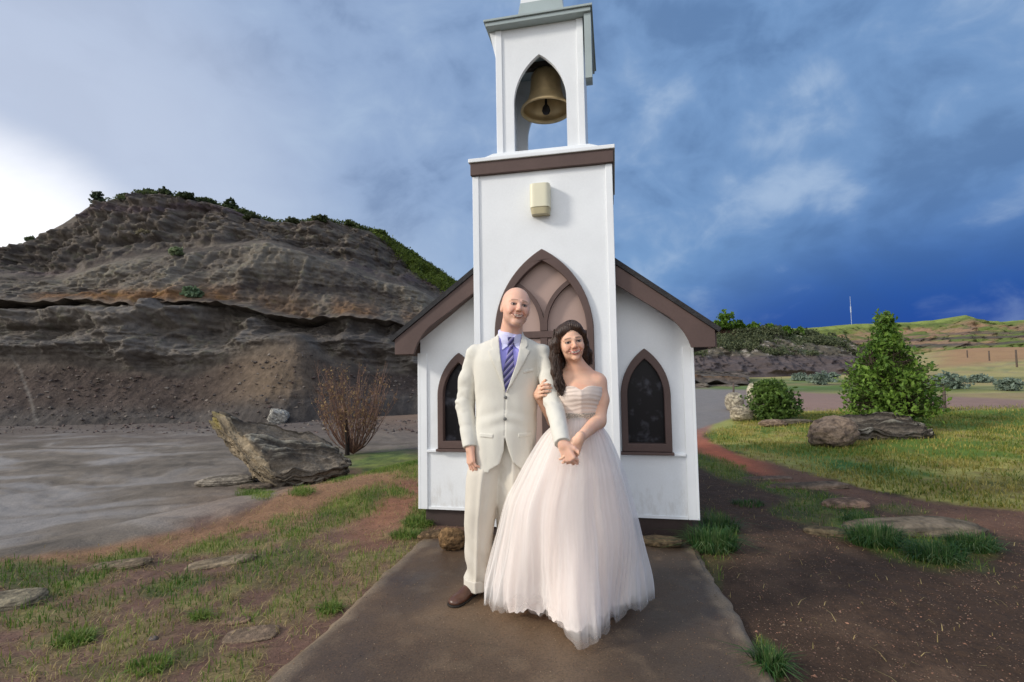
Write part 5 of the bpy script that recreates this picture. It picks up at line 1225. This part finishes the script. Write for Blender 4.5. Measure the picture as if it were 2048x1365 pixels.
Hopen = [(b2, bz2), (xx(1014, MY - .14), zz(900, MY - .14)), (xx(1022, MY - .14), zz(924, MY - .14)), (xx(1040, MY - .14), hemz - .012), (xx(1044, MY - .14), hemz - .15), (xx(968, MY - .14), hemz - .15), (xx(976, MY - .14), hemz - .012), (xx(996, MY - .14), zz(928, MY - .14)), (xx(1005, MY - .14), zz(902, MY - .14))]
sdV, sdH = prism_sd(Vopen), prism_sd(Hopen)
seam = lambda P: np.abs(P[:, 0] - np.interp(P[:, 2], [bz2, bz], [b2, bx]))
def f_jacket(P):
    P = P + mo; d = Sj(P); e = Sq(P)
    for c, n_ in cuts:
        pl = (P - c) @ n_; e = np.where(np.linalg.norm(P - c, axis=1) < .12, np.maximum(e, pl), e)
    front = P[:, 1] - (MY - .02)
    d = np.maximum(d, -np.maximum(sdV(P), front)); d = np.maximum(d, -np.maximum(sdH(P), front))
    # hollow at hem and neck
    d = np.maximum(d, hemz - .0 - P[:, 2] + .0 * P[:, 0]) if False else d
    # front edge overlap line
    ln = np.maximum(np.maximum(seam(P) - .0022, front), np.maximum(bz2 - P[:, 2], P[:, 2] - bz)); d = np.maximum(d, -np.maximum(ln, -d - .004))
    kk = .018 * sst(zz(760, MY), zz(715, MY), P[:, 2]) + .002; h_ = np.clip(.5 + .5 * (d - e) / kk, 0, 1); return d * (1 - h_) + e * h_ - kk * h_ * (1 - h_)
LO, HI = np.array([-.42, -.62, .60]), np.array([.40, .24, 1.70])
jk = part('jacket', f_jacket, LO, HI, .0042, m_jacket, man)
# lapels and collar lie on the jacket front
def lap(name, poly, th, m=m_jacket, base=None, ymax=MY - .03, h=.0032):
    sp = prism_sd(poly); bs = base or (lambda P: Sj(P))
    q = np.array(poly); lo = np.array([q[:, 0].min() - .01, MY - .24, q[:, 1].min() - .01]) - mo; hi = np.array([q[:, 0].max() + .01, ymax + .02, q[:, 1].max() + .01]) - mo
    return part(name, lambda P: np.maximum(np.maximum(bs(P + mo) - th, sp(P + mo)), P[:, 1] + mo[1] - ymax), lo, hi, h, m, man)
X = lambda px: xx(px, MY - .14); Z = lambda py: zz(py, MY - .14)
lap('lapel', [(X(997), Z(668)), (X(1001), Z(712)), (bx - .001, bz - .012), (X(1003), Z(765)), (X(985), Z(722)), (X(976), Z(700)), (X(986), Z(697)), (X(982), Z(690)), (X(985), Z(662))], .0095)
lap('lapel', [(X(1046), Z(668)), (X(1033), Z(728)), (bx + .001, bz - .012), (X(1024), Z(768)), (X(1050), Z(724)), (X(1062), Z(702)), (X(1053), Z(697)), (X(1058), Z(690)), (X(1055), Z(664))], .0095)
lap('jacket_pocket', [(X(957), Z(866)), (X(984), Z(868)), (X(984), Z(876)), (X(957), Z(874))], .0045)
lap('jacket_pocket', [(X(1034), Z(868)), (X(1062), Z(866)), (X(1062), Z(874)), (X(1034), Z(876))], .0045)
lap('breast_pocket', [(X(1046), Z(742)), (X(1068), Z(738)), (X(1068), Z(744)), (X(1046), Z(748))], .004)
# shirt, collar, tie
Ss = SDF(); Ss.col([(z, cx, cy, a - .016, b_ - .018) for z, cx, cy, a, b_ in jt[2:-2]] + [(zz(676, MY), xx(1021, MY), MY + .005, .070, .066), (zz(664, MY), xx(1022, MY), MY + .0, .064, .062)], .01, pw=2.3)
part('shirt', lambda P: Ss(P + mo), np.array([-.25, -.22, .95]), np.array([.25, .2, 1.62]), .005, m_shirt, man)
Sc = SDF(); Sc.cap(NB_ + [-.002, .0, .030], NB_ + [0, .004, -.02], .068, .076, .01)
_ct = NB_[2] + .034
def f_col(P):
    P = P + mo; d = Sc(P); d = np.maximum(d, -(d + .004)) if False else d
    tl = P[:, 2] - (_ct + .25 * (P[:, 1] - NB_[1])); return np.maximum(np.maximum(d, tl), -(P[:, 2] - NB_[2] + .03) )
part('shirt_collar', f_col, np.array(NB_) - mo + [-.11, -.11, -.07], np.array(NB_) - mo + [.11, .11, .08], .003, m_collar, man)
cx0 = xx(1022, MY - .1, 690)
lap('collar_point', [(cx0 - .004, Z(676)), (cx0 - .020, Z(692)), (cx0 - .052, Z(700)), (cx0 - .062, Z(664)), (cx0 - .03, Z(668))], .012, m_collar, base=lambda P: np.minimum(Ss(P), Sc(P)), h=.0026)
lap('collar_point', [(cx0 + .008, Z(676)), (cx0 + .022, Z(692)), (cx0 + .048, Z(700)), (cx0 + .062, Z(666)), (cx0 + .03, Z(668))], .012, m_collar, base=lambda P: np.minimum(Ss(P), Sc(P)), h=.0026)
m_tie = bpy.data.materials.new('striped_tie_silk'); m_tie.use_nodes = True; _t = m_tie.node_tree; _q = NB(_t); _p = _t.nodes['Principled BSDF']
_o = _q.n('ShaderNodeTexCoord').outputs['Object']; _s = _q.n('ShaderNodeSeparateXYZ'); _t.links.new(_o, _s.inputs[0])
_w = _q.m('FRACT', _q.m('MULTIPLY', _q.m('ADD', _s.outputs[2], _q.m('MULTIPLY', _s.outputs[0], -1.1)), 27))
_c = _q.mix(_q.m('GREATER_THAN', _w, .55), (.030, .028, .13), (.20, .17, .42)); _c = _q.mix(_q.m('GREATER_THAN', _w, .86), _c, (.42, .40, .50)); _t.links.new(_c, _p.inputs['Base Color']); _p.inputs['Roughness'].default_value = .45
tie = lap('tie', [(cx0 - .010, Z(690)), (cx0 + .010, Z(690)), (X(1029), Z(745)), (X(1022), Z(778)), (X(1011), Z(790)), (X(1003), Z(775)), (X(1007), Z(740))], .010, m_tie, base=lambda P: Ss(P), h=.0026)
kn = lap('tie_knot', [(cx0 - .020, Z(673)), (cx0 + .020, Z(673)), (cx0 + .012, Z(693)), (cx0 - .011, Z(693))], .020, m_tie, base=lambda P: np.minimum(Ss(P), Sc(P)), h=.0026)
# buttons
for by in (795, 838):
    z = Z(by); P0 = np.stack([np.full(200, np.interp(z, [bz2, bz], [b2, bx])), np.linspace(MY - .25, MY - .05, 200), np.full(200, z)], 1); y = P0[np.argmax(Sj(P0) < 0), 1]
    V, Q = lathe([(0, .004), (.008, .0035), (.0098, .001), (.0098, -.002), (0, -.002)], 18); V = V[:, [0, 2, 1]] * [1, -1, 1]
    o = mesh_np('button', V, Q, m_btn, man); o.location = Vector(np.array([P0[0, 0] , y - .001, z]) - mo)
# trousers
St = SDF()
def tf(seed, cx):
    def f(P, x, y):
        o = -.005 * cloth_noise(P, (11, 11, 3.0), seed) - .002 * cloth_noise(P, (26, 26, 9), seed + 1) + .0045 * sst(.4, .95, ridge(P + .4 * P[:, [2, 1, 0]] * [1, 0, 0], (7, 7, 3.2), 2, .5, seed=seed + 3))
        o -= .012 * np.exp(-((x + .05) / .16) ** 2) * (y < 0)                  # pressed crease
        br = np.clip((.42 - P[:, 2]) / .3, 0, 1); o -= .008 * br * np.sin(38 * P[:, 2] + 3.2 * x + seed); return o
    return f
St.col([(zz(1160, 3.04), xx(950, 3.04), 3.055, .072, .083), (zz(1060, 3.0), xx(955, 3.0), 3.01, .088, .098), (zz(1000, MY), xx(960, MY), MY, .097, .112), (zz(945, MY), xx(966, MY), MY, .104, .122), (zz(900, MY), xx(975, MY), MY, .093, .112), (zz(815, MY), xx(990, MY), MY, .090, .095)], .01, pw=2.2, fold=tf(421, 0))
St.col([(zz(1150, 3.1), xx(1006, 3.1), 3.12, .072, .085), (zz(1060, 3.05), xx(1016, 3.05), 3.06, .084, .098), (zz(1000, MY), xx(1020, MY), MY + .02, .092, .112), (zz(945, MY), xx(1025, MY), MY, .100, .122), (zz(900, MY), xx(1025, MY), MY, .093, .112), (zz(815, MY), xx(1024, MY), MY, .090, .095)], .02, pw=2.2, fold=tf(425, 0))
St.cap(at(980, 915, MY), at(1020, 915, MY), .105, .105, .02)
part('trousers', lambda P: St(P + mo), np.array([-.34, -.26, .08]), np.array([.34, .34, 1.16]), .0045, m_trou, man)
for c, cy, cz in ((xx(949, 3.05), 3.055, zz(1155, 3.05)), (xx(1005, 3.12), 3.125, zz(1158, 3.12))):   # turn-ups
    Su = SDF(); Su.col([(cz - .055, c, cy, .078, .090), (cz + .012, c, cy, .079, .090)], .01, pw=2.2, fold=lambda P, x, y: -.004 * cloth_noise(P, (14, 14, 8), 431) - .010 * np.exp(-((x + .05) / .16) ** 2) * (y < 0))
    Si = SDF(); Si.col([(cz - .1, c, cy, .068, .080), (cz - .02, c, cy, .068, .080)], .01)
    part('turn_up', lambda P: np.maximum(Su(P + mo), -Si(P + mo)), np.array([c - .1, cy - .12, cz - .08]) - mo, np.array([c + .1, cy + .12, cz + .06]) - mo, .004, m_trou, man)
for (ank, toe) in ((np.array([xx(950, 3.06), 3.07, 0]), 0) if False else (np.array([xx(950, 3.06), 3.09, 0]), at(908, 1200, 2.90) * [1, 1, 0]), (np.array([xx(1006, 3.12), 3.15, 0]), at(1022, 1200, 2.93) * [1, 1, 0])):
    g0 = .036; dv = toe - ank; ln = np.linalg.norm(dv); u_ = dv / ln; sd_ = np.array([-u_[1], u_[0], 0]); Ax = np.stack([sd_, u_, [0, 0, 1.]], 1)
    Sh = SDF(); ak = ank + [0, 0, g0]
    Sh.ell(ak + u_ * (-.015) + [0, 0, .034], (.036, .052, .036), Ax, .03); Sh.cap(ak + u_ * .02 + [0, 0, .075], ak + [0, 0, .115], .040, .042, .03)
    Sh.ell(ak + u_ * .09 + [0, 0, .034], (.041, .07, .036), Ax, .03); Sh.ell(ak + u_ * .175 + [0, 0, .022], (.047, .062, .026), Ax, .03); Sh.ell(ak + u_ * .222 + [0, 0, .018], (.036, .030, .020), Ax, .02)
    Sh.add(lambda P: g0 + .010 - P[:, 2], [0] * 3, [0] * 3, op='int')
    c_ = ak - mo; s_o = part('shoe', lambda P: Sh(P + mo), c_ + [-.24, -.32, -.01], c_ + [.24, .12, .18], .0032, m_shoe, man)
    So = SDF(); So.ell(ak + u_ * (-.012), (.040, .054, .03), Ax, .02); So.ell(ak + u_ * .09, (.042, .075, .03), Ax, .03); So.ell(ak + u_ * .175, (.051, .068, .03), Ax, .03); So.ell(ak + u_ * .222, (.040, .036, .03), Ax, .03)
    part('sole', lambda P: np.maximum(So(P + mo), np.maximum(P[:, 2] + mo[2] - g0 - .0115, g0 - P[:, 2] - mo[2])), c_ + [-.24, -.32, -.01], c_ + [.24, .12, .03], .0032, m_sole, s_o)

# ------------------------------------------------------------------ the woman
WY = 2.84
wom = empty('person', (xx(1150, WY, 1190), WY, .035), 0, label='dark haired smiling woman in a strapless blush tulle gown holding the man\'s arm', cat='person'); wo_ = np.array(wom.location)
HF = at(1142, 688, WY - .05); AF = frame_of(R(4), R(-9), R(2))
Sf = SDF(); head(Sf, HF, AF, .895, True)
nbF = at(1154, 738, WY + .01)
Sf.cap(HF + AF @ np.array([0, -.02, -.055]), nbF, .046, .050, .025)
sL = at(1124, 762, WY + .02); sR = at(1193, 762, WY + .01)
Sf.cap(nbF + [0, 0, -.012], sL, .048, .044, .04); Sf.cap(nbF + [0, 0, -.012], sR, .048, .046, .04)
wz = lambda py: zz(py, WY); wx = lambda px: xx(px, WY)
bt = [(wz(930), wx(1152), WY + .01, .165, .125), (wz(880), wx(1152), WY + .01, .155, .115), (wz(838), wx(1153), WY, .112, .088), (wz(815), wx(1154), WY - .005, .116, .095), (wz(792), wx(1155), WY - .01, .128, .108), (wz(775), wx(1156), WY - .005, .128, .100), (wz(757), wx(1157), WY + .01, .115, .070), (wz(744), wx(1156), WY + .015, .06, .05)]
Sf.col(bt, .03)
elF = at(1196, 842, WY - .05); wrF = at(1158, 878, 2.565)
Sf.cap(at(1194, 768, WY), at(1198, 800, WY - .01), .054, .055, .03); Sf.cap(at(1198, 800, WY - .01), elF, .054, .043, .02); Sf.cap(elF, wrF, .042, .024, .02)
# her far arm passes behind his and the hand holds the inside of his elbow
elG = at(1108, 842, 3.0); wrG = at(1076, 790, 2.885)
Sf.cap(sL, elG, .046, .038, .03); Sf.cap(elG, wrG, .038, .026, .02)
hand(Sf, wrG, unit([.06, -.95, .28]), unit([1, .05, .0]), 1, curl=(30, 52, 30), s=.93, thumb=(.6, .6, .3))
# near hand laid over his
dF = unit([-.42, -.12, -.86]); hand(Sf, wrF, dF, unit([-.25, .92, .0]), -1, curl=(16, 30, 24), s=.90, spread=.10, thumb=(.75, .6, .25), tcurl=15)
for sx, y_ in ((-.07, 0), (.08, .04)):
    hp = np.array([wx(1152) + sx, WY + .02, wz(930)]); kn_ = hp + [0, -.02, -.40]; an = np.array([hp[0], WY + .02 + y_, .13]); Sf.cap(hp, kn_, .075, .052, .03); Sf.cap(kn_, an, .05, .030, .02); Sf.cap(an + [0, 0, -.045], an + [0, -.14, -.065], .032, .024, .03)
part('body', lambda P: Sf(P + wo_), np.array([-.32, -.46, .0]), np.array([.30, .24, 1.66]), .0032, m_skin, wom, lambda P: face_cols(P + wo_, HF, AF, .895, True, SKIN_F))
# bodice with gathered fabric, belt
m_bod = mat('blush_bodice_fabric', (.78, .64, .55), .55, .05, 12, .15, 200, spec=.3); m_gather = m_bod
Sb = SDF(); Sb.col([(z, cx, cy, a + .012, b_ + .012) for z, cx, cy, a, b_ in bt[2:6]] + [(wz(771), wx(1156), WY - .004, .142, .104)], .01,
                   fold=lambda P, x, y: -.0016 * np.sin(270 * P[:, 2] + 5 * x * x + 5 * cloth_noise(P, 9, 441)) * (.6 + cloth_noise(P, 12, 442)) - .003 * np.exp(-((P[:, 0] - wx(1155)) / .012) ** 2))
top_ = lambda P: P[:, 2] - (wz(777) + .010 * np.exp(-((np.abs(P[:, 0] - wx(1156)) - .06) / .045) ** 2) - .012 * np.exp(-((P[:, 0] - wx(1156)) / .02) ** 2))
part('bodice', lambda P: np.maximum(Sb(P + wo_), top_(P + wo_)), np.array([-.2, -.16, wz(846) - .036]), np.array([.2, .16, wz(764)]), .003, m_bod, wom)
m_belt = mat('beaded_silver_belt', (.55, .48, .40), .3, .5, 160, .9, 240, metal=.4, fine=.4)
Sbl = SDF(); Sbl.col([(wz(838), wx(1153), WY, .130, .106), (wz(826), wx(1153), WY - .002, .130, .107)], .01); part('belt', lambda P: Sbl(P + wo_), np.array([-.2, -.16, wz(842) - .04]), np.array([.2, .16, wz(822)]), .003, m_belt, wom)
# skirt layers
def tulle(name, col, alpha):
    m = bpy.data.materials.new(name); m.use_nodes = True; t = m.node_tree; t.nodes.clear(); q = NB(t); out = q.n('ShaderNodeOutputMaterial')
    vc = q.n('ShaderNodeVertexColor', layer_name='Col'); co = vc.outputs[0]
    df = q.n('ShaderNodeBsdfDiffuse'); tr = q.n('ShaderNodeBsdfTranslucent'); tp = q.n('ShaderNodeBsdfTransparent'); t.links.new(co, df.inputs[0]); t.links.new(co, tr.inputs[0])
    a = q.n('ShaderNodeMixShader'); a.inputs[0].default_value = .42; t.links.new(df.outputs[0], a.inputs[1]); t.links.new(tr.outputs[0], a.inputs[2])
    lw = q.n('ShaderNodeLayerWeight'); lw.inputs[0].default_value = .35; al = q.ss(lw.outputs['Facing'], 0, 1, alpha, min(alpha + .45, 1), 'LINEAR'); al = q.m('MULTIPLY', al, q.m('MULTIPLY', vc.outputs[1], 1.667), clamp=True)
    b_ = q.n('ShaderNodeMixShader'); t.links.new(al, b_.inputs[0]); t.links.new(tp.outputs[0], b_.inputs[1]); t.links.new(a.outputs[0], b_.inputs[2]); t.links.new(b_.outputs[0], out.inputs[0]); return m
SK = [  # py, left px, right px of the silhouette
 (826, 1118, 1190), (842, 1112, 1196), (870, 1086, 1216), (905, 1062, 1232), (950, 1036, 1248), (1000, 1012, 1262), (1060, 998, 1276), (1120, 986, 1284), (1175, 978, 1290), (1212, 976, 1292)]
def skirt(name, m, scale, hem, amp, nf, seed, cols, z0=None, pink=0.0):
    nt_, na = 120, 900; t = np.linspace(0, 1, nt_); th = np.arange(na) / na * 2 * math.pi
    pyv = 826 + (1212 - 826) * t; lf = smooth_interp(pyv, [s[0] for s in SK], [s[1] for s in SK]); rt = smooth_interp(pyv, [s[0] for s in SK], [s[2] for s in SK])
    cy = WY + .0 + .05 * t; zc = np.array([at(1140, a, b_)[2] for a, b_ in zip(pyv, cy)]); zc = zc + (hem - zc[-1]) * t ** 3
    xl = np.array([at(a, b_, c)[0] for a, b_, c in zip(lf, pyv, cy)]); xr = np.array([at(a, b_, c)[0] for a, b_, c in zip(rt, pyv, cy)])
    cx, rx = (xl + xr) / 2, (xr - xl) / 2 * scale; ry = np.interp(t, [0, .1, .3, 1], [.100, .15, .24, .43]) * scale
    Tt, TH = np.meshgrid(t, th, indexing='ij'); PH = TH.ravel(); TT = Tt.ravel()
    circ = np.stack([np.cos(PH) * 3, np.sin(PH) * 3, TT * 1.1], 1)
    wv = fbm(circ, (1, 1, .8), 3, seed=seed); fold = np.sin(nf * PH + 7.5 * wv + 1.0 * TT) * (.26 + .4 * wv) + 1.1 * fbm(circ * [1.3, 1.3, .35], 1.2, 3, .5, seed=seed + 1) + .05 * np.sin(nf * 3.1 * PH + 6 * wv)
    a = amp * (.25 + TT ** 1.1); rad = 1 + a * fold
    # sweep of the hem: long train of tulle toward the camera, small kick at the right
    fr = np.exp(-((np.angle(np.exp(1j * (PH - (-math.pi / 2 + .12)))) / .50) ** 2)); kick = np.exp(-((np.angle(np.exp(1j * (PH - .12))) / .16) ** 2)); lfk = np.exp(-((np.angle(np.exp(1j * (PH - (math.pi + .55)))) / .2) ** 2))
    low = sst(.55, 1.0, TT)
    deg = np.degrees(np.angle(np.exp(1j * PH)))
    prof = np.interp(deg, [-180, -165, -148, -130, -112, -101, -90, -79, -68, -50, -30, -12, 3, 14, 40, 180], [1.0, 1.03, .95, .76, .74, .92, 1.14, 1.10, .90, .78, .84, .98, 1.09, 1.02, 1.0, 1.0])
    seam_ = np.exp(-((deg + 122) / 6.5) ** 2) + .6 * np.exp(-((deg + 38) / 6) ** 2) + .5 * np.exp(-((deg + 72) / 4) ** 2)
    rad = rad * (1 + (prof - 1) * sst(.45, 1.0, TT) * (1 if scale > .9 else .8) - .10 * seam_ * sst(.12, .5, TT))
    CX, RX, RY, CY, ZC = (np.repeat(v, na) for v in (cx, rx, ry, cy, zc))
    X_ = CX + RX * rad * np.cos(PH); Y_ = CY + RY * rad * np.sin(PH); hj = fbm(circ * [1.6, 1.6, 0], 2.0, 3, .55, seed=seed + 2)
    Z_ = ZC + low ** 2 * (.05 * hj + (.07 if scale > .97 else .02) * np.exp(-((deg + 128) / 22) ** 2) + .03); Z_ = np.maximum(Z_, .041 + .004 * np.abs(hj))
    X_ += .022 * fbm(circ * 1.6, 1.5, 3, seed=seed + 5) * low
    V = np.stack([X_, Y_, Z_], 1) - wo_
    cc = mixa(L(cols[0]) * np.ones((len(V), 3)), L(cols[1]) * np.ones((len(V), 3)), sst(-.2, .6, wv + pink))
    tex = fbm(circ * [5, 5, .5], 1.0, 3, .55, seed=seed + 9); al_ = np.clip(1 + .35 * tex, .4, 1.5) * (1 - .6 * sst(.93, 1.0, TT)) if scale > .85 else np.ones(len(V))
    cc = np.concatenate([cc, al_[:, None] * .6], 1)
    q = gridfaces(nt_, na, True); return mesh_np(name, V, q, m, wom, col=cc)
m_lin = mat('blush_lining', (0, 0, 0), .7, .03, 5, .03, 60, attr=True, twoside=.2)
skirt('skirt_lining', m_lin, .80, .05, .055, 13, 451, ((248, 234, 226), (252, 245, 241)))
skirt('tulle_layer', tulle('inner_tulle', None, .45), .92, .052, .065, 16, 455, ((250, 238, 232), (252, 248, 245)))
skirt('tulle_layer', tulle('outer_tulle', None, .36), 1.0, .045, .062, 15, 463, ((252, 250, 248), (253, 252, 251)))
# hair
m_hair = mat('dark_brown_hair', (.042, .021, .013), .42, .4, 30, .6, 90, stretch=(3.0, 3.0, .35), spec=.45, fine=.35, dist=.004)
Shr = SDF(); Tq = lambda p: HF + AF @ (np.asarray(p, float) * .895)
Shr.ell(Tq((0, -.022, .046)), np.array([.081, .098, .088]) * .895, AF, .02)
Shr.ell(Tq((-.028, .010, .098)), np.array([.050, .060, .034]) * .895, AF, .03)
Shr.ell(Tq((.030, .020, .090)), np.array([.050, .052, .034]) * .895, AF, .03)
dirx = 1 if AF[0, 0] > 0 else -1
def HP2(px, py, Y): return at(px, py, Y)
def chain(S, pts, rs, k=.02):
    for (a, b_, ra, rb) in zip(pts[:-1], pts[1:], rs[:-1], rs[1:]): S.cap(a, b_, ra, rb, k)
chain(Shr, [HP2(1117, 668, WY - .02), HP2(1110, 690, WY - .03), HP2(1110, 715, WY - .02), HP2(1113, 745, WY - .03), HP2(1119, 772, WY - .06), HP2(1126, 788, WY - .09)], [.028, .029, .030, .029, .024, .012])
chain(Shr, [HP2(1124, 700, WY + .05), HP2(1122, 735, WY + .06), HP2(1124, 765, WY + .06)], [.040, .038, .03])
chain(Shr, [HP2(1164, 666, WY - .01), HP2(1171, 685, WY + .0), HP2(1178, 705, WY + .03), HP2(1182, 725, WY + .05)], [.020, .014, .013, .011])
chain(Shr, [HP2(1165, 672, WY - .05), HP2(1170, 692, WY - .03), HP2(1170, 712, WY + .0), HP2(1174, 730, WY + .03)], [.015, .016, .017, .011], .01)
chain(Shr, [HP2(1130, 655, WY - .09), HP2(1118, 668, WY - .09), HP2(1113, 686, WY - .08), HP2(1114, 703, WY - .07)], [.020, .020, .018, .014], .01)
chain(Shr, [HP2(1140, 651, WY - .10), HP2(1156, 655, WY - .10), HP2(1166, 667, WY - .08), HP2(1171, 684, WY - .05)], [.018, .018, .016, .013], .01)
def hair_disp(P):
    q = (P - HF) @ AF; an = np.arctan2(q[:, 0], q[:, 1] + .02); wv = fbm(P, 14, 2, seed=471)
    return -.0022 * np.sin(60 * an + 10 * wv + 18 * q[:, 2]) - .0022 * np.sin(30 * P[:, 2] + 150 * P[:, 0] + 6 * wv) * (q[:, 2] < -.02) - .002 * fbm(P * [1, 1, .3], 90, 2, seed=472)
Shr.add(hair_disp, [0] * 3, [0] * 3, op='disp')
def f_hair(P):
    P = P + wo_; d = Shr(P); q = ((P - HF) @ AF) / .895
    face = np.sqrt((q[:, 0] / .059) ** 2 + ((q[:, 2] + .014) / .092) ** 2) - 1; face = np.maximum(face * .055, .02 - q[:, 1]); return np.maximum(d, -face)
part('hair', f_hair, np.array([-.26, -.26, 1.14]), np.array([.2, .16, 1.68]), .003, m_hair, wom)
rgh = np.random.default_rng(9); pts, rd = [], []
for i in range(330):
    sd = i % 3
    if sd < 2: a, b_, c, d = HP2(1116 + rgh.uniform(-9, 9), 668 + rgh.uniform(-10, 6), WY - .05), HP2(1106 + rgh.uniform(-6, 12), 705, WY - .04), HP2(1110 + rgh.uniform(-6, 12), 745, WY - .06), HP2(1122 + rgh.uniform(-6, 10), 782 + rgh.uniform(-16, 12), WY - .09)
    else: a, b_, c, d = HP2(1164 + rgh.uniform(-6, 5), 664, WY - .04), HP2(1174 + rgh.uniform(-5, 4), 685, WY - .0), HP2(1177 + rgh.uniform(-6, 4), 705, WY + .02), HP2(1179 + rgh.uniform(-7, 6), 726 + rgh.uniform(-8, 6), WY + .03)
    t = np.linspace(0, 1, 26)[:, None]; P = (1 - t) ** 3 * a + 3 * t * (1 - t) ** 2 * b_ + 3 * t * t * (1 - t) * c + t ** 3 * d; ph = rgh.random() * 6
    P = P + np.concatenate([.007 * np.sin(t * 17 + ph), .010 * np.cos(t * 15 + ph) + rgh.uniform(-.02, .02), 0 * t], 1) * t ** .5; pts.append(P - wo_); rd.append(np.linspace(.0024, .0010, 26))
for i in range(420):
    a = rgh.uniform(-math.pi * .98, math.pi * .98); a0 = -.06                     # parting slightly to one side
    s_ = np.linspace(.03, 1, 18); el_ = math.pi / 2 - s_ * (math.pi / 2 + .15); az_ = a + .35 * s_ * np.sign(a) * (abs(a) < 1.6)
    rr_ = np.array([.0835, .1005, .0905]) * (1 + rgh.uniform(-.02, .035))
    q = np.stack([rr_[0] * np.cos(el_) * np.sin(az_) + a0 * .4 * (1 - s_), -.022 + rr_[1] * np.cos(el_) * np.cos(az_), .046 + rr_[2] * np.sin(el_)], 1)
    q[:, 2] += .012 * np.exp(-((q[:, 1] - .03) / .05) ** 2) * (q[:, 2] > .06)
    bad = (((q[:, 0] / .060) ** 2 + ((q[:, 2] + .014) / .093) ** 2) < 1.0) & (q[:, 1] > .0)
    if bad.any(): q = q[:max(int(np.argmax(bad)), 3)]
    q = q + np.stack([0 * q[:, 0], 0 * q[:, 0], .002 * np.sin(s_[:len(q)] * 14 + i)], 1)
    pts.append(HF + (q * .895) @ AF.T - wo_); rd.append(np.linspace(.0022, .0014, len(q)))
V, Q = tubes(pts, rd, 5); mesh_np('hair_locks', V, Q, m_hair, wom)
